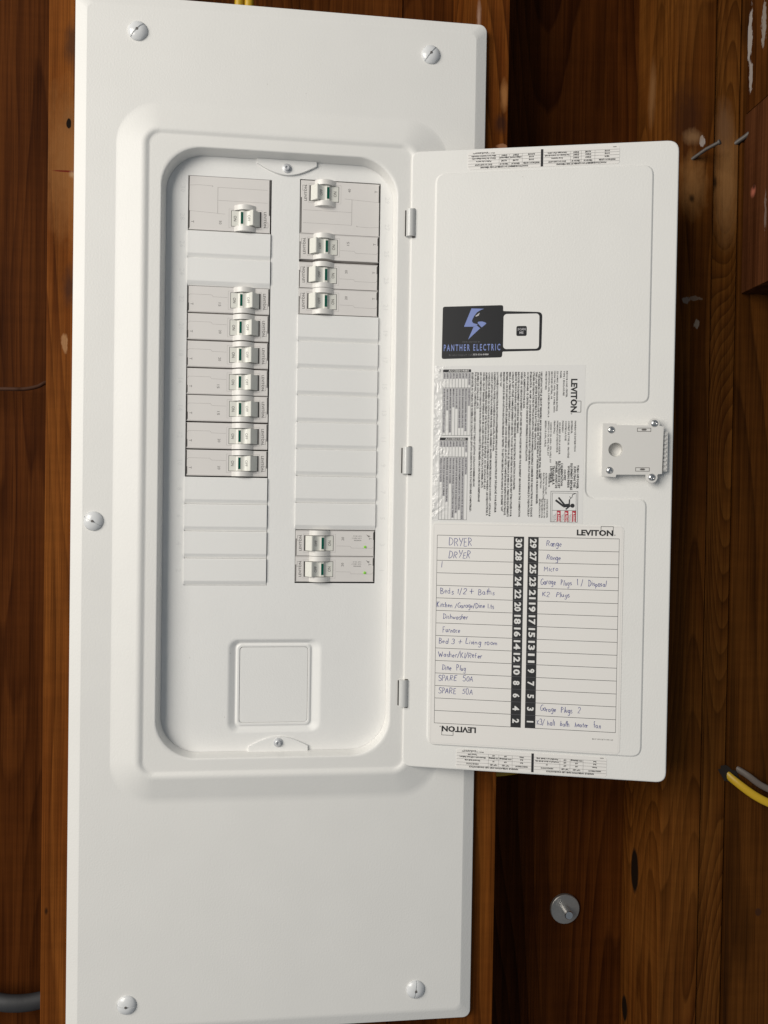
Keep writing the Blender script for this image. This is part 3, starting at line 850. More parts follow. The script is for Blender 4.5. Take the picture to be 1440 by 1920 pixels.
head = [
 (142.5, 130.5, 106.8, "INDOOR LOAD CENTER,"), (139.9, 130.5, 108.4, "TYPE 1 ENCLOSURE"), (137.1, 130.5, 123.8, "PANEL"), (134.2, 130.5, 94.6, "225 A MAX. (MAIN BREAKER RATING)"),
 (131.8, 130.5, 93.6, "120/240 VAC, 60Hz, 1PH, 3-WIRE, WITH"), (129.3, 130.5, 105.3, "GROUNDED NEUTRAL, OR"), (126.9, 130.5, 88.8, "208Y/120VAC, 60Hz, 3-WIRE (FROM 3-PH, 4-"), (124.3, 130.5, 113.8, "WIRE NETWORK)"),
 (150.6, 85.9, 58.5, "PANNEAU DE DISTRIBUTION"), (147.5, 85.9, 74.5, "EXTÉRIEUR,"), (144.9, 85.9, 52.7, "COFFRET DE TYPE 3R - PROTÈGE"), (142.3, 85.9, 68.1, "CONTRE LA PLUIE"), (139.7, 85.9, 75.5, "PANNEAU"),
 (137.1, 84.5, 55.8, "225 A MAX. (POUR LA VALEUR"), (135.0, 85.9, 57.4, "NOMINALE AU DISJONCTEUR"), (132.4, 85.9, 74.4, "PRINCIPAL)"), (129.3, 84.3, 48.3, "120/240 V CA, 60Hz - 1PH, 3-FILS, OU"), (127.2, 85.9, 54.7, "208Y/120 V CA, 60Hz, 3-FILS, DU"), (124.6, 85.9, 62.6, "RÉSEAU À 3-PH, 4-FILS)"),
 (128.6, 38.7, 26.4, "FOR REPAIRS OR"), (126.0, 39.2, 20.0, "ALTERATIONS CALL AN"), (123.7, 39.1, 15.6, "ELECTRICAL CONTRACTOR"), (121.2, 39.1, 25.2, "OR ELECTRICIAN"),
 (127.2, 15.7, -1.4, "CONSULTEZ UN ENTR."), (124.8, 15.7, -1.4, "ÉLECTRICIEN OU UN"), (122.7, 15.6, -1.5, "ÉLECTRICIEN POUR"), (120.6, 15.6, -1.5, "RÉPARATION DU MO")]
for u, zs, ze, s in head:
    text(mb, s, u - 0.8, zs, 1.35, y2, -90, 'l', zs - ze, bold=0.03)
warn = [(153.4, 46.4, 25.1, "TURN OFF POWER"), (150.7, 45.3, 26.1, "SUPPLYING THIS"), (147.9, 47.9, 24.0, "EQUIPMENT BEFORE"), (145.4, 45.8, 26.1, "WORKING INSIDE"),
        (142.1, 42.5, 32.4, "COUPEZ"), (139.4, 47.8, 27.6, "L'ALIMENTATION"), (137.1, 49.9, 25.4, "ÉLECTRIQUE DE CET"), (134.7, 49.9, 25.4, "APPAREIL AVANT DE"), (132.1, 45.6, 28.6, "TRAVAILLER À"), (130.0, 45.1, 30.1, "L'INTÉRIEUR")]
for u, zs, ze, s in warn:
    text(mb, s, u - 0.9, zs, 1.75, y2, -90, 'l', zs - ze, bold=0.045)
text(mb, 'P01', 28.2, 132.6, 1.2, y2, -90, 'l', bold=.02)
obj('fine_print', mb, M['ink_fine'], lb)
mb = MB(); logo(mb, 146.3, 123.4, 5.0, 29.8, y2, -90); obj('brand_lettering', mb, M['ink'], lb)
# accessory tables
def acc_table(x0, x1, zt, zb, zmid, rows, head_s, fill):
    hb = MB(); hb.rect(x0, x1, zt - 2.6, zt, y2); obj('table_header', hb, M['ink_fine'], lb)
    tb = MB(); text(tb, head_s, (x0 + x1) / 2 + 1.5, zt - 2.05, 1.55, y2 - .05, 0, 'c', 18.5, bold=.02); obj('header_lettering', tb, M['white_ink'], lb)
    sh = MB(); ln = MB(); tx = MB()
    n = len(rows); w = (x1 - x0) / n
    for i, (a, b_) in enumerate(rows):
        cx = x1 - (i + 0.5) * w
        la = len(a) * 0.98 + .8; lb_ = min(len(b_) * fill, zmid - zb - .6)
        sh.rect(cx - w * .36, cx + w * .36, zt - 2.9 - la, zt - 2.9, y2 + .02)
        sh.rect(cx - w * .36, cx + w * .36, zmid - .4 - lb_, zmid - .4, y2 + .02)
        text(tx, a, cx - .62, zt - 3.3, 1.25, y2 - .03, -90, 'l', la - .7, bold=.025)
        text(tx, b_, cx - .62, zmid - .8, 1.25, y2 - .03, -90, 'l', lb_ - .7, bold=.025)
        ln.rect(x1 - i * w - .12, x1 - i * w + .12, zb, zt - 2.6, y2)
    ln.rect(x0 - .12, x0 + .12, zb, zt - 2.6, y2); ln.rect(x0, x1, zmid - .15, zmid + .15, y2 - .01); ln.rect(x0, x1, zb - .15, zb + .15, y2)
    obj('table_shading', sh, M['shade_grey'], lb); obj('table_lines', ln, M['line'], lb); obj('table_print', tx, M['ink_fine'], lb)
acc_table(31.6, 57.0, 132.6, 72.4, 115.8, [("CATALOG NO.", "DESCRIPTION"), ("LFPLT", "BRANCH BREAKER FILLER PLATE"), ("LHOMT", "MAIN BREAKER FILLER PLATE"), ("LBSHD", "HOLD DOWN RETAINER DEVICE"), ("LGBAR", "DOOR LOCK SET"),
     ("LMLUG", "MAIN LUG KIT"), ("LCV00", "MAIN BREAKER SERVICE BARRIER"), ("LGND8", "GROUND BAR KIT"), ("LFSRG", "SURGE PROTECTIVE DEVICE LUGS")], "ACCESSORIES", 1.45)
acc_table(29.6, 55.2, 70.5, -4.5, 52.9, [("NO DE CAT.", "DESCRIPTION"), ("LFPLT", "PLAQUE DE REMPLISSAGE DE DISJONCTEUR SECONDAIRE"), ("LHOMT", "PLAQUE DE REMPLISSAGE DU PRINCIPAL"), ("LBSHD", "DISPOSITIF DE RETENUE DE DISJONCTEUR"), ("LGBAR", "TROUSSE DE BARRES COLLECTRICES DE TERRE"),
     ("LMLUG", "TROUSSE DE COSSES"), ("LCV00", "BARRIÈRE DE SERVICE PRINCIPAL"), ("LGND8", "TROUSSE DE BARRE DE TERRE"), ("LFSRG", "VERROUS DE PORTE")], "ACCESSOIRES", 1.42)
# hazard pictogram
mb = MB()
mb.frame(130.0, 154.0, -5, 22.9, 0.35, y2); mb.frame(131.3, 152.6, -5, 21.3, 0.3, y2); mb.rect(131.5, 152.4, 5.4, 5.75, y2)
obj('pictogram_frame', mb, M['line'], lb)
mb = MB()
mb.flat([(149.3 + 1.9 * math.cos(2 * math.pi * k / 16), 10.0 + 1.9 * math.sin(2 * math.pi * k / 16)) for k in range(16)], y2)
mb.seg(141.3, 9.7, 147.2, 10.4, 3.0, y2); mb.seg(142.3, 10.6, 136.9, 17.2, 1.6, y2 - .01); mb.seg(141.6, 9.3, 134.4, 14.8, 1.8, y2 - .02)
mb.seg(147.4, 10.0, 143.4, 6.6, 1.2, y2 - .03); mb.seg(146.4, 11.2, 146.6, 15.2, 1.1, y2 - .03); mb.seg(146.2, 15.0, 148.8, 17.6, 0.5, y2); mb.seg(148.8, 17.6, 149.2, 20.0, .5, y2); mb.seg(149.2, 20, 151.8, 21.0, .6, y2); mb.seg(146.6, 18.2, 148, 16.4, .5, y2 - .01)
obj('shock_figure', mb, M['ink_fine'], lb)
rd = MB(); wt = MB(); bl = MB()
for i, x in enumerate((151.0, 144.4, 137.6)):
    rd.rect(x - 1.9, x + 1.5, -4.5, 5.3, y2)
    wt.flat([(x - 1.2, 1.9), (x - 1.2, 4.1), (x + .9, 3.0)], y2 - .03)
    text(wt, ('DANGER', 'PELIGRO', 'DANGER')[i], x - 1.0, 1.3, 1.8, y2 - .03, -90, 'l', 7.6, bold=.03)
    for q in range(3):
        text(bl, ('Hazardous voltage', 'Will cause injury', 'or death. Turn off')[q], x - 3.2 - q * 1.05, 1.6 if q else 2.6, .8, y2, -90, 'l', 6)
obj('hazard_block', rd, M['red'], lb); obj('hazard_lettering', wt, M['white_ink'], lb); obj('hazard_print', bl, M['ink_fine'], lb)

# --- circuit directory card under its clear sleeve
dc = on_door('directory_card', 'white circuit directory card with handwritten blue circuit names and black number strips', 'card')
y = PY - 0.35
mb = MB(); mb.prism(rpoly(24.2, 194.4, -211.4, -7.6, 4, 5), y, PY - .05); obj('sleeve', mb, M['card'], dc, bevel=.12)
mb = MB()
mb.frame(25.6, 193.0, -210.2, -8.8, 0.25, y - .02)
obj('sleeve_seam', mb, M['sleeve'], dc)
y2 = y - 0.05
ZT, ZB = -18.9, -191.8
row = (ZT - ZB) / 15
mb = MB()
for i in range(16):
    z = ZT - i * row
    mb.rect(28.8, 107.2, z - .2, z + .2, y2); mb.rect(110.8, 190.5, z - .2, z + .2, y2)
mb.rect(28.64, 28.96, ZB, ZT, y2); mb.rect(190.3, 190.62, ZB, ZT, y2)
obj('ruling', mb, M['line'], dc)
for sx0, sx1 in ((98.0, 107.2), (110.8, 120.1)):
    mb = MB(); mb.rect(sx0, sx1, ZB + .2, ZT - .2, y2 - .03); obj('number_strip', mb, M['ink'], dc)
for i in range(15):
    z = ZT - i * row
    for sx_, st_ in ((99.9, 30 - 2 * i), (112.8, 29 - 2 * i)):
        nb = MB(); text(nb, str(st_), sx_, z - row / 2, 5.3, y2 - .07, -90, 'c', 8.4 if st_ > 9 else None, bold=.035, res=2)
        obj('circuit_number', nb, M['white_ink'], dc)
mb = MB()
for i in range(1, 15):
    z = ZT - i * row
    mb.rect(98.0, 107.2, z - .12, z + .12, y2 - .05); mb.rect(110.8, 120.1, z - .12, z + .12, y2 - .05)
tag(obj('strip_divider', mb, M['grey_small'], dc), kind='stuff')
mb = MB(); logo(mb, 153.5, -16.3, 4.7, 31.6, y2); obj('brand_lettering', mb, M['ink'], dc)
mb = MB(); logo(mb, 67.0, -194.3, 4.7, 31.2, y2, 180); obj('brand_lettering', mb, M['ink'], dc)
mb = MB(); text(mb, 'ST-000-LP30X-00B', 188.6, -198.0, 1.2, y2, 180, 'l', 18.4); obj('part_number', mb, M['ink_fine'], dc)

# handwriting: single-stroke letters (units: x-height 0.55, capital 1)
def arc(cx, cy, rx, ry, a0, a1, n=9):
    return [(cx + rx * math.cos(R(a0 + (a1 - a0) * i / n)), cy + ry * math.sin(R(a0 + (a1 - a0) * i / n))) for i in range(n + 1)]
G = {
 'D': (.75, [[(.1, 0), (.1, 1)], [(.0, 1)] + arc(.12, .5, .55, .5, 90, -90)]),
 'R': (.7, [[(.08, 0), (.1, 1)], [(.02, .97)] + arc(.2, .75, .36, .24, 80, -90) + [(.6, 0)]]),
 'Y': (.65, [[(0, 1), (.3, .5)], [(.6, 1), (.2, 0)]]),
 'E': (.6, [[(.5, 1), (.08, .98), (.06, 0), (.55, .02)], [(.08, .52), (.45, .54)]]),
 'B': (.65, [[(.08, 0), (.1, 1)], [(.06, 1)] + arc(.15, .76, .34, .23, 85, -85) + arc(.15, .26, .42, .26, 85, -92)]),
 'K': (.62, [[(.08, 0), (.08, 1)], [(.55, 1), (.12, .5), (.58, 0)]]),
 'F': (.55, [[(.5, 1), (.08, .98), (.06, 0)], [(.08, .52), (.42, .55)]]),
 'L': (.55, [[(.08, 1), (.06, .02), (.5, .04)]]),
 'W': (.9, [[(0, 1), (.2, 0), (.42, .7), (.62, 0), (.85, 1)]]),
 'S': (.6, [arc(.3, .76, .24, .24, 20, 270, 10) + arc(.3, .25, .25, .26, 85, -160, 10)]),
 'P': (.6, [[(.08, 0), (.1, 1)], [(.04, .98)] + arc(.16, .74, .36, .25, 80, -95)]),
 'A': (.66, [[(.02, 0), (.3, 1), (.6, 0)], [(.14, .36), (.5, .38)]]),
 'M': (.85, [[(.05, 0), (.1, 1), (.38, .4), (.68, 1), (.76, 0)]]),
 'G': (.7, [arc(.36, .5, .33, .5, 55, 330, 12) + [(.66, .42), (.4, .42)]]),
 'I': (.2, [[(.1, 0), (.1, 1)]]),
 'T': (.5, [[(.0, 1), (.5, 1)], [(.25, 1), (.25, 0)]]),
 'a': (.52, [arc(.24, .27, .2, .26, 40, 400, 12), [(.43, .52), (.44, .06), (.5, 0)]]),
 'b': (.5, [[(.08, 1), (.08, .02)], arc(.25, .26, .18, .25, 170, -180, 12)]),
 'c': (.42, [arc(.24, .27, .19, .26, 50, 310, 9)]),
 'd': (.52, [arc(.23, .26, .19, .25, 30, 380, 12), [(.44, 1), (.43, .02)]]),
 'e': (.46, [[(.06, .28), (.4, .32)] + arc(.23, .28, .18, .25, 20, 320, 10)]),
 'f': (.4, [arc(.28, .82, .14, .17, 60, 180, 6) + [(.14, 0)], [(.02, .5), (.32, .52)]]),
 'g': (.5, [arc(.24, .28, .19, .24, 40, 400, 12), [(.43, .52), (.42, -.25)] + arc(.24, -.25, .18, .2, 0, -160, 6)]),
 'h': (.5, [[(.08, 1), (.07, 0)], [(.08, .3)] + arc(.25, .32, .16, .22, 150, 10, 6) + [(.42, 0)]]),
 'i': (.2, [[(.09, .52), (.09, 0)], [(.08, .76), (.12, .8)]]),
 'k': (.46, [[(.07, 1), (.06, 0)], [(.4, .55), (.1, .25), (.42, 0)]]),
 'l': (.2, [[(.1, 1), (.09, 0)]]),
 'm': (.75, [[(.06, .52), (.06, 0)], [(.06, .3)] + arc(.2, .32, .13, .2, 150, 0, 5) + [(.33, 0)], [(.33, .3)] + arc(.48, .32, .14, .2, 150, 0, 5) + [(.64, 0)]]),
 'n': (.5, [[(.07, .52), (.06, 0)], [(.07, .3)] + arc(.24, .32, .16, .2, 150, 5, 6) + [(.42, 0)]]),
 'o': (.48, [arc(.24, .27, .2, .26, 100, 470, 12)]),
 'p': (.5, [[(.07, .52), (.06, -.4)], arc(.25, .27, .18, .25, 170, -180, 12)]),
 'r': (.38, [[(.07, .52), (.06, 0)], [(.07, .3)] + arc(.23, .3, .15, .22, 160, 50, 5)]),
 's': (.4, [arc(.2, .4, .14, .13, 30, 260, 7) + arc(.2, .13, .15, .14, 80, -150, 7)]),
 't': (.38, [[(.18, .9), (.17, .06), (.3, 0)], [(.02, .56), (.34, .58)]]),
 'u': (.5, [[(.07, .52)] + arc(.23, .2, .16, .2, 180, 350, 7) + [(.42, .52), (.43, 0)]]),
 'v': (.44, [[(.03, .52), (.2, 0), (.4, .52)]]),
 'w': (.62, [[(.03, .52), (.16, 0), (.3, .4), (.42, 0), (.58, .52)]]),
 'x': (.44, [[(.04, .52), (.4, 0)], [(.4, .52), (.03, 0)]]),
 '1': (.3, [[(.05, .8), (.18, 1), (.17, 0)]]),
 '2': (.6, [arc(.28, .72, .25, .27, 165, -30, 9) + [(.04, .02), (.56, .04)]]),
 '3': (.55, [arc(.22, .76, .24, .23, 150, -80, 8) + arc(.22, .27, .28, .27, 80, -150, 9)]),
 '5': (.6, [[(.52, 1), (.12, .98), (.1, .58)] + arc(.26, .32, .27, .31, 110, -150, 10)]),
 '0': (.6, [arc(.3, .5, .24, .5, 90, 450, 14)]),
 '/': (.45, [[(.0, -.12), (.4, 1.05)]]),
 '+': (.75, [[(.02, .42), (.72, .46)], [(.38, .86), (.35, .04)]]),
 '|': (.2, [[(.1, 0), (.1, 1)]]),
}
rng = random.Random(21)
def hand(mb, s, x, z, h, fit, slope=-0.4, w=0.44):
    tot = sum(G[c][0] if c != ' ' else .45 for c in s) + .1 * len(s)
    k = fit / tot
    cx = 0.0
    for c in s:
        if c == ' ': cx += .45 + .1; continue
        wd, st_ = G[c]
        jx, jz, js = rng.uniform(-.05, .05), rng.uniform(-.09, .09), rng.uniform(.82, 1.16)
        sh_ = rng.uniform(-.08, .2)
        for poly in st_:
            pts = []
            for px, pz in poly:
                lx = (cx + jx + px * 1.0 + pz * sh_) * k; lz = (pz * js + jz) * h
                pts.append((x + lx, z + lz + lx * math.tan(R(slope))))
            # densify and soften so straight pen strokes bow a little
            q = [pts[0]]
            bow = rng.uniform(-.06, .06) * h
            for a, b_ in zip(pts, pts[1:]):
                L = math.hypot(b_[0] - a[0], b_[1] - a[1])
                m = max(1, int(L / 0.9))
                for i in range(1, m + 1):
                    t = i / m
                    off = bow * math.sin(math.pi * t) * (1 if L > h * .4 else 0)
                    q.append((a[0] + (b_[0] - a[0]) * t + off, a[1] + (b_[1] - a[1]) * t))
            mb.ribbon(q, w * rng.uniform(.85, 1.2), y2 - .06 - rng.uniform(0, .02), rng.uniform(.75, 1.0))
        cx += wd + .1
def rowz(i): return ZT - (i + 1) * row
LEFTW = [(0, 'DRYER', 39.5, 22.0, 6.6, 2.3), (1, 'DRYER', 39.3, 20.5, 6.2, 2.6), (2, '|', 32.5, 1.6, 5.0, 4.8), (4, 'Beds 1/2 + Baths', 32.4, 49.5, 5.0, 4.0), (5, 'Kitchen /Garage/Dine Lts', 29.3, 52.5, 4.6, 3.2),
         (6, 'Dishwasher', 35.0, 23.5, 4.8, 4.0), (7, 'Furnace', 35.2, 16.0, 4.8, 3.2), (8, 'Bed 3 + Living room', 31.4, 54.0, 4.9, 4.5), (9, 'Washer/KI/Refer', 31.8, 40.0, 5.0, 3.6),
         (10, 'Dine  Plug', 35.0, 22.0, 5.0, 3.2), (11, 'SPARE  50A', 31.8, 32.5, 5.0, 4.8), (12, 'SPARE  50A', 31.8, 32.0, 5.0, 4.8)]
RIGHTW = [(0, 'Range', 127.0, 13.6, 5.2, 3.8), (1, 'Range', 127.0, 13.4, 5.0, 3.0), (2, 'Micro', 125.3, 12.6, 5.0, 4.4), (3, 'Garage  Plugs  1 /  Disposal', 122.2, 58.0, 5.0, 3.8), (4, 'K2  Plugs', 124.3, 24.5, 4.4, 4.4),
          (13, 'Garage  Plugs  2', 124.0, 36.0, 5.0, 4.4), (14, 'K3/ hall  bath  heater  fan', 121.4, 56.5, 4.8, 3.6)]
for lst, sl in ((LEFTW, 0.3), (RIGHTW, -0.5)):
    for i, s, x, wd, h, up in lst:
        mb = MB(); hand(mb, s, x, rowz(i) + up, h, wd, sl)
        tag(obj('handwriting', mb, M['pen'], dc), 'pen stroke' if s == '|' else 'handwritten words ' + ' '.join(s.split()))

# --- two diagnostic strips, printed upside down
def diag(name, label, x0, x1, z0, z1, y, mid, words, code, tilt=0.0):
    d = on_door(name, label, 'label')
    mb = MB(); mb.prism(rpoly(x0, x1, z0, z1, 2, 4), y, y + 0.3); obj('backing', mb, M['card'], d)
    yy = y - .05
    bar = MB(); bar.rect(mid - 1.1, mid + 1.1, z0 + .3, z1 - .3, yy); obj('divider_bar', bar, M['ink_fine'], d)
    ln = MB(); tx = MB()
    H = z1 - z0
    zr = [z0 + H * q for q in (.17, .32, .50, .66, .80)]
    title, cols, rows = words
    for a, b_, c in ((x0 + .2, mid - 1.4, 0), (mid + 1.4, x1 - .2, 1)):
        for z in zr: ln.rect(a, b_, z - .09, z + .09, yy)
        L = b_ - a
        cuts = [a + L * q for q in ((.43, .57, .75) if c == 0 else (.36, .50, .68))]
        for q in cuts: ln.rect(q - .08, q + .08, zr[0], zr[-1], yy)
        text(tx, title, (a + b_) / 2, zr[0] - .45, 1.25, yy - .02, 180, 'c', L * .66, bold=.05)
        ed = [a] + cuts + [b_]
        for r_ in range(4):
            zt = zr[r_ + 1] - .45
            for k in range(4):
                s = (cols if r_ == 0 else rows[c][r_ - 1])[3 - k]
                w_ = ed[k + 1] - ed[k]
                text(tx, s, (ed[k] + ed[k + 1]) / 2, zt, 1.15, yy - .02, 180, 'c', min(len(s) * .85, w_ * .92), bold=.045)
        if c == 0: text(tx, 'Main turn-off manually', (ed[0] + ed[1]) / 2, zr[4] + 1.9, .9, yy - .02, 180, 'c', 20, bold=.02)
        text(tx, code if c == 0 else '001', a + 12 if c == 0 else b_ - 4, z1 - .5, .95, yy - .02, 180, 'c', 11 if c == 0 else 3, bold=.03)
    obj('ruling', ln, M['line'], d); obj('lettering', tx, M['ink_fine'], d)
EN = ('HANDLE OPERATION AND LED DIAGNOSTICS', ('HANDLE WINDOW', '"AF" LED', '"GF" LED', 'DEVICE STATUS'),
      ((('Red', 'OFF', 'ON', 'Ground fault trip'), ('Red', 'ON (blinking)', 'ON (blinking)', 'Electronic self-test failure'), ('White', 'OFF', 'OFF', 'Turned OFF')),
       (('Green', 'OFF', 'OFF', 'ON'), ('Red', 'OFF', 'OFF', 'Overload or short circuit trip'), ('Red', 'ON (blinking)', 'OFF', 'Parallel arc fault trip'))))
FR = ('FONCTIONNEMENT DU LEVIER ET DES TÉMOINS', ('FENÊTRE DU LEVIER', 'TÉMOIN AF', 'TÉMOIN GF', 'ÉTAT DU DISPOSITIF'),
      ((('ROUGE', 'ALLUMÉ', 'ALLUMÉ', 'Fuite à la terre'), ('ROUGE', '(clignotant)', '(clignotant)', "Échec de l'autodiagnostic"), ('BLANCHE', 'ÉTEINT', 'ÉTEINT', 'Mise hors tension manuelle')),
       (('VERTE', 'ÉTEINT', 'ÉTEINT', 'Sous tension'), ('ROUGE', 'ÉTEINT', 'ÉTEINT', 'Surcharge ou court-circuit'), ('ROUGE', 'ALLUMÉ', 'ÉTEINT', "Amorçage d'arc série"))))
diag('diagnostic_strip', 'narrow French diagnostic strip printed upside down along the upper door edge', 51.0, 184.4, 313.6, 329.6, -0.25, 117.0, FR, 'ES-90760-80-00-01')
diag('diagnostic_strip', 'narrow English diagnostic strip printed upside down along the lower door edge', 49.6, 183.6, -232.6, -214.9, -0.25, 118.4, EN, 'ES-90760-80-00-01')

# ================================================================ CIRCUIT BREAKERS
# local frame: x to the right, face at y=0 towards -y, as a breaker of the left column stands; turned 180 degrees for the right one
def arch_h(x, c=14.0, hw=9.6, H=4.6):
    t = (x - c) / hw
    if abs(t) >= 1: return 0
    return H * (math.cos(t * math.pi / 2) ** 0.8)
def body_mesh(h2):
    mb = MB(); mb.box(-37.0, 36.6, 0, 18, -h2, h2)
    return mb
TOG = [(1.8, .25), (8.2, .5), (9.6, 1.3), (10.2, 2.6), (12.8, 2.9), (14.0, 2.5), (15.6, 2.4), (17.6, 3.0), (19.4, 4.3), (20.9, 5.9), (21.7, 6.0), (27.4, .2)]
def toggle_mesh():
    mb = MB(); hz = 6.85
    prof = TOG; n = len(prof)
    # densify
    vs = [(x, -h, hz) for x, h in prof] + [(x, -h, -hz) for x, h in prof]
    vs += [(x, 2, hz) for x, h in prof] + [(x, 2, -hz) for x, h in prof]
    fs = [(i, i + 1, n + i + 1, n + i) for i in range(n - 1)]
    fs += [(i, 2 * n + i, 2 * n + i + 1, i + 1) for i in range(n - 1)] + [(n + i, n + i + 1, 3 * n + i + 1, 3 * n + i) for i in range(n - 1)]
    fs += [(0, n, 3 * n, 2 * n), (n - 1, 3 * n - 1, 4 * n - 1, 2 * n - 1)]
    mb.add(vs, fs)
    return mb
def hood_mesh():
    mb = MB(); n = 20
    for z0, z1 in ((7.35, 11.9), (-11.9, -7.35)):
        xs = [4.2 + 19.6 * i / n for i in range(n + 1)]
        vs = [(x, -arch_h(x) - 0.02, z0) for x in xs] + [(x, -arch_h(x) - 0.02, z1) for x in xs]
        k = n + 1
        mb.add(vs, [(i, i + 1, k + i + 1, k + i) for i in range(n)] + [tuple(range(k)), tuple(range(2 * k - 1, k - 1, -1))])
    return mb
def gap_mesh():
    mb = MB()
    mb.rect(1.35, 1.8, -7.2, 7.2, -0.06); mb.rect(27.5, 28.7, -7.2, 7.2, -0.06)
    mb.rect(1.35, 28.7, 6.9, 7.25, -0.06); mb.rect(1.35, 28.7, -7.25, -6.9, -0.06)
    return mb
tg = toggle_mesh().mesh('toggle', M['toggle'], 22)
hd = hood_mesh().mesh('toggle_hood', M['arch'], 40)
gp = gap_mesh().mesh('toggle_gap', M['gap'])
wn = MB(); wn.prism([(10.35, -5.3), (12.55, -5.3), (12.55, 5.3), (10.35, 5.3)], -2.98, -2.0); wnm = wn.mesh('indicator_window', M['green'])
wf = MB(); wf.rect(12.55, 13.2, -5.3, 5.3, -2.9); wf.rect(9.9, 10.35, -5.3, 5.3, -2.85); 
bodies = {}
def tletter():
    mb = MB()
    text(mb, 'ON', 3.7, 0, 2.6, -0.52, -90, 'c', 4.9, res=2)
    # OFF follows the rising slope of the lever
    vs, fs = glyphs('OFF', 0.0, 2)
    x0, x1 = min(v[0] for v in vs), max(v[0] for v in vs)
    out = []
    for vx, vy in vs:
        pz = -((vx - x0) / (x1 - x0) - .5) * 5.6
        px = 16.6 + vy * 2.3 / CAP
        for (ax, ah), (bx, bh) in zip(TOG, TOG[1:]):
            if ax <= px <= bx: hh = ah + (bh - ah) * (px - ax) / (bx - ax)
        out.append((px, -hh - .06, pz))
    mb.add(out, fs)
    return mb.mesh('toggle_lettering', M['print_grey'])
tl = tletter()
def face_letters(amp, zo, half, afci):
    """printed marks on the breaker face; zo = height of the toggle centre"""
    mb = MB(); yy = -0.06
    logo(mb, 31.0, zo + 7.2, 2.2, 14.2, yy, -90, bold=0.012)
    text(mb, amp, -8.4 if amp == '20' else -9.4, zo - 2.6, 2.2, yy, -90, 'l', 3.3, bold=.0, res=2)
    text(mb, 'T', -34.4, zo - 3.6, 2.4, yy, -90, 'l', bold=0)
    if afci:
        text(mb, 'BREAKER', -24.8, zo - 2.4, 1.0, yy, 180, 'r', 7.0); text(mb, 'COMBO AFCI', -24.8, zo - 4.4, 1.0, yy, 180, 'r', 9.0); text(mb, 'DUAL GFCI', -24.8, zo - 6.4, 1.0, yy, 180, 'r', 7.6)
        mb.flat([(-29.0, zo - 8.6), (-32.6, zo - 6.9), (-31.2, zo - 7.6), (-33.4, zo - 7.0), (-30.4, zo - 6.4), (-31.6, zo - 6.2)], yy)
    return mb.mesh('lettering', M['print_grey'])
def mould_lines(zo, half, double):
    mb = MB(); yy = -0.04; w = .22
    mb.frame(-.6, 29.4, zo - 8.6, zo + 8.6, .16, yy)
    if double:
        for s in (1,):
            mb.seg(-36.6, 15.6, -27.5, 16.4, w, yy); mb.seg(-27.5, 16.4, -15.4, 16.0, w, yy); mb.seg(-10.8, 15.0, 34.0, 14.8, w, yy)
            mb.seg(-10.8, 15.0, -10.8, -8.6, .34, yy); mb.seg(-10.5, 3.2, 34, 3.0, w, yy); mb.seg(-36.6, -7.4, -10.8, -8.6, w, yy); mb.seg(-10.8, -8.8, -4, -9.0, w, yy)
            mb.seg(-16.2, 16.2, -15.2, 15.2, .4, yy)
    else:
        mb.seg(-36.6, zo + 2.6, -34.8, zo + 4.4, w, yy); mb.seg(-34.8, zo + 4.4, -15.5, zo + 4.3, w, yy); mb.seg(-15.5, zo + 4.3, -14.2, zo + 2.6, w, yy); mb.seg(-14.2, zo + 2.6, -1.2, zo + 2.4, w, yy)
        mb.rect(-36.8, 36.2, -half + .55, -half + .75, yy)
    return mb.mesh('mould_lines', M['mould'])
led = MB()
led.lathe([(1.25, 0.1), (1.25, -0.5), (0.9, -0.75), (0.01, -0.8)], -28.2, 3.2, 18)
ledm = led.mesh('lit_test_button', M['led'], 40)
ft = MB(); ft.box(-37.9, -37.1, 1.0, 12, -10.5, 1.0); ftm = ft.mesh('retaining_foot', M['print_grey'])
lets = {}; ends = {}
def breaker(kind, amp, cx, cz, right, label, group):
    t = thing('circuit_breaker', label, 'circuit breaker', (cx, FY - 0.35, cz), (0, math.pi if right else 0, 0), group)
    double = kind == 'double'
    half = 24.3 if double else 11.85
    zo = -12.6 if double else 0.0
    key = 'double' if double else 'single'
    if key not in bodies:
        o = obj('housing', body_mesh(half), M['breaker'], t, bevel=0.35); bodies[key] = o.data
    else: obj('housing', bodies[key], None, t)
    for nm, me in (('toggle_hood', hd), ('toggle_gap', gp)):
        o = obj(nm, me, None, t); o.location = (0, 0, zo * MM)
    o = obj('toggle', tg, None, t); o.location = (0, 0, zo * MM)
    obj('indicator_window', wnm, None, o); obj('toggle_lettering', tl, None, o)
    k = (kind, amp)
    if k not in lets: lets[k] = (face_letters(amp, zo, half, kind == 'afci'), mould_lines(zo, half, double))
    obj('lettering', lets[k][0], None, t); obj('mould_lines', lets[k][1], None, t)
    if kind not in ends: 
        eb = MB(); eb.rect(-37.0, -36.2, -half + .4, half - .4, -0.05); eb.rect(35.6, 36.4, -half * .35, half - .4, -0.05); eb.rect(-36.25, -35.75, -half + 1.5, -half * .3, -0.05)
        ends[kind] = eb.mesh('end_notch', M['gap'])
    tag(obj('end_notch', ends[kind], None, t), kind='stuff')
    if kind == 'afci':
        obj('lit_test_button', ledm, None, t)
    return t
GL, GR = 'breakers in the left column', 'breakers in the right column'
breaker('double', '50', LCX - .2, LT - SLOT + .2, False, 'wide two-pole grey breaker at the top of the left column', GL)
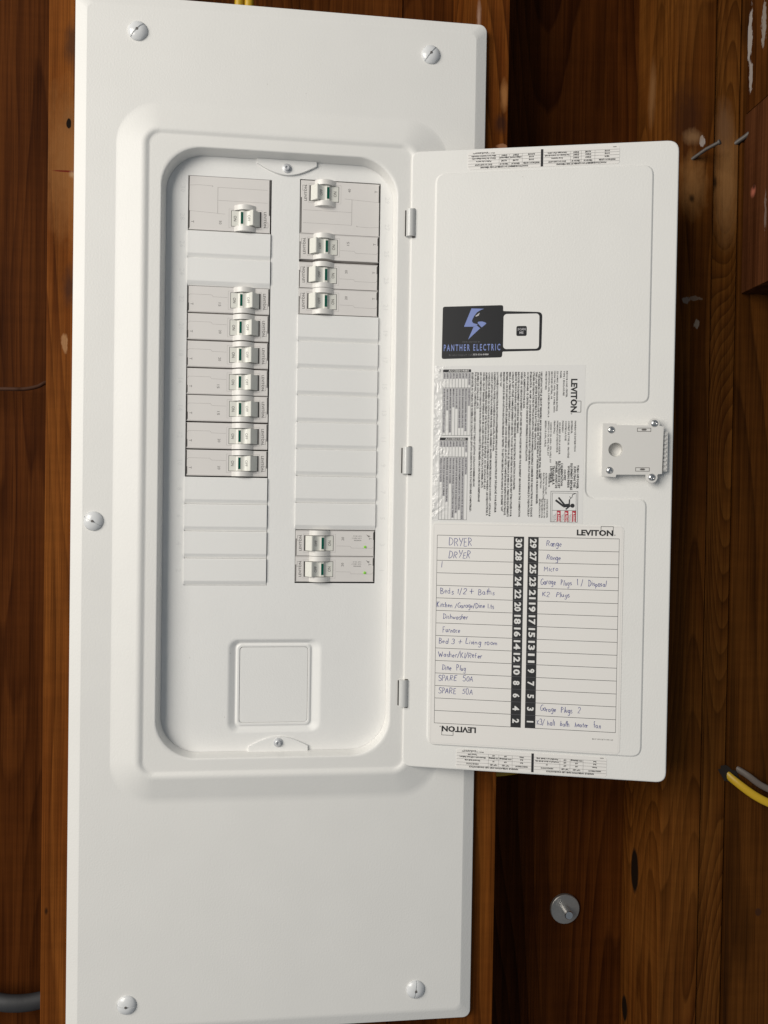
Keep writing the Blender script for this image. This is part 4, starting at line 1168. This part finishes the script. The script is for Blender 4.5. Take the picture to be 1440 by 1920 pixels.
ltxt = ['topmost narrow breaker of the left column, directly under two blank plates', 'second narrow breaker below the blank plates in the left column', 'third narrow breaker in the left column run of seven',
        'middle narrow breaker of the seven stacked in the left column', 'fifth narrow breaker down the left column run of seven', 'next-to-last narrow breaker near the foot of the left column run',
        'lowest narrow breaker in the left column, just above four blank plates']
for i, (amp, s) in enumerate(zip(['15', '20', '20', '15', '15', '20', '20'], ltxt)):
    breaker('single', amp, LCX + rng.uniform(-.4, .3), slot_z(LT, 4 + i) + (.45 if i > 3 else .2) + rng.uniform(-.15, .15), False, s, GL)
breaker('double', '40', RCX, RT - SLOT - .3, True, 'wide two-pole grey breaker at the top of the right column', GR)
rtxt = ['narrow breaker directly under the wide one in the right column', 'middle of three narrow breakers in the upper right column', 'lowest of three narrow breakers in the upper right column, above eight blank plates']
for i, (amp, s) in enumerate(zip(['15', '20', '20'], rtxt)):
    breaker('single', amp, RCX - .6 + rng.uniform(-.3, .3), slot_z(RT, 2 + i) + (.7, -.6, .1)[i], True, s, GR)
for i, s in enumerate(['upper of two breakers with a lit green button, foot of right column', 'lower of two breakers with a lit green button, bottom of right column']):
    breaker('afci', '20', RCX - .4, slot_z(RT, 13 + i) + (.0, .75)[i], True, s, GR)

# ================================================================ CABLES, NAILS, BOLT
def tubething(name, label, cat, pts, r, mat, sx=1, sy=1, group=None, seg=12):
    mb = MB(); P = [Vector(p) for p in pts]
    # Catmull-Rom through the points
    out = []
    for i in range(len(P) - 1):
        p0, p1, p2, p3 = P[max(i - 1, 0)], P[i], P[i + 1], P[min(i + 2, len(P) - 1)]
        for k in range(8):
            t = k / 8
            out.append(0.5 * ((2 * p1) + (p2 - p0) * t + (2 * p0 - 5 * p1 + 4 * p2 - p3) * t * t + (3 * p1 - p0 - 3 * p2 + p3) * t ** 3))
    out.append(P[-1])
    mb.tube(out, r, seg, sx, sy)
    return tag(obj(name, mb, mat, None, smooth=50), label, cat, group)
tubething('wire', 'thin brown wire crossing the left boards to the stud edge', 'wire', [(-330, 92, 116), (-262, 62, 113.5), (-245, 60, 113.6), (-232, 60, 116.5), (-224, 62, 121), (-205, 75, 128)], 1.9, M['brown_wire'])
tubething('cable_sleeve', 'dusty black cable sleeve entering the stud at the lower left corner', 'cable', [(-340, 76, -484), (-280, 74, -486), (-258, 70, -487), (-240, 70, -487.5), (-222, 72, -486), (-200, 76, -485)], 8.2, M['black_conduit'], 1.0, 0.8)
tubething('cable', 'yellow sheathed cable leaving a bored hole at the right edge', 'cable', [(425, 60, -236), (440, 24, -248), (452, 6, -260), (470, -4, -273), (490, -9, -281), (515, -10, -286), (560, -12, -290)], 3.3, M['yellow'], 1.25, 0.75)
tubething('cable', 'dull grey cable beside the yellow one in the bored hole', 'cable', [(440, 60, -238), (452, 20, -247), (464, 6, -254), (478, 1, -264), (496, -3, -271), (520, -4, -276), (560, -6, -282)], 2.5, M['grey_cable'], 1.3, 0.75)
tubething('cable', 'yellow cable stretched across the dark bay just under the door', 'cable', [(205, 60, -266), (228, 56, -265), (250, 58, -263), (290, 62, -258), (340, 66, -252), (385, 70, -248)], 4.2, M['yellow'], 1.0, 0.7)
for i, (x, s) in enumerate(((-42.5, 'left yellow cable rising behind the top edge of the panel'), (-33.5, 'right yellow cable rising behind the top edge of the panel'))):
    tubething('cable', s, 'cable', [(x + 1, 40, 380), (x, 32, 440), (x, 24, 470), (x + 1.5, 26, 520), (x + 4, 40, 640)], 4.3, M['yellow'], .8, 1.0)
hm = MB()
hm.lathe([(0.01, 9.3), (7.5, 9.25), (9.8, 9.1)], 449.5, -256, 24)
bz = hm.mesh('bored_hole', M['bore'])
for v in bz.vertices:
    k_ = rng.uniform(.72, 1.18)
    v.co.x = 0.4495 + (v.co.x - 0.4495) * k_ * 1.15; v.co.z = -0.256 + (v.co.z + 0.256) * k_ * .9
for v in bz.vertices: v.co.z = v.co.z + (v.co.x - 0.4495) * -0.5
o = obj('bored_hole', bz, None, wall)
tag(o, 'splintered dark bored hole at the right edge')
def nailthing(label, p0, p1, r, head):
    a, c = Vector(p0), Vector(p1)
    mid = (a + c) / 2 + Vector((0, 0, 1.2 if head else 3))
    t = thing('nail', label, 'nail', p0)
    mb = MB(); mb.tube([tuple(q - a) for q in (a + (a - c) * .6, a, mid, c)], r, 10)
    obj('shank', mb, M['nail'], t, smooth=50)
    if head:
        d = (c - a).normalized()
        mb = MB(); mb.tube([tuple(c - a - d * 1.2), tuple(c - a - d * .9), tuple(c - a + d * .8), tuple(c - a + d * 1.1)], [r, r * 1.45, r * 1.45, r * .9], 14)
        obj('head', mb, M['nail'], t, smooth=40)
    mb = MB(); mb.lathe([(0.01, -0.15), (r * 1.7, -0.15), (r * 1.75, 0.2)], 0, 0, 16)
    return t
nailthing('bent grey nail sticking out of the right stud above the door corner', (397.5, 9.4, 351), (412, -12, 357.5), 1.7, True)
nailthing('thick grey spike curving out beside the red block', (449, 6, 374), (474, -24, 390), 2.3, False)
wt_ = thing('washer_bolt', 'round galvanised washer with a short bolt end on the dark back board', 'bolt', (314.3, 98.5, -431.8))
mb = MB(); mb.lathe([(16.2, 0), (16.2, -3.2), (15.6, -3.8), (6.0, -4.2), (5.0, -4.2)], 0, 0, 40); obj('washer', mb, M['washer'], wt_, smooth=30)
mb = MB(); mb.lathe([(4.6, -3), (4.6, -15), (4.0, -15.8), (0.01, -15.8)], 0, 0, 20)
obj('bolt_end', mb, M['steel'], wt_, smooth=30)
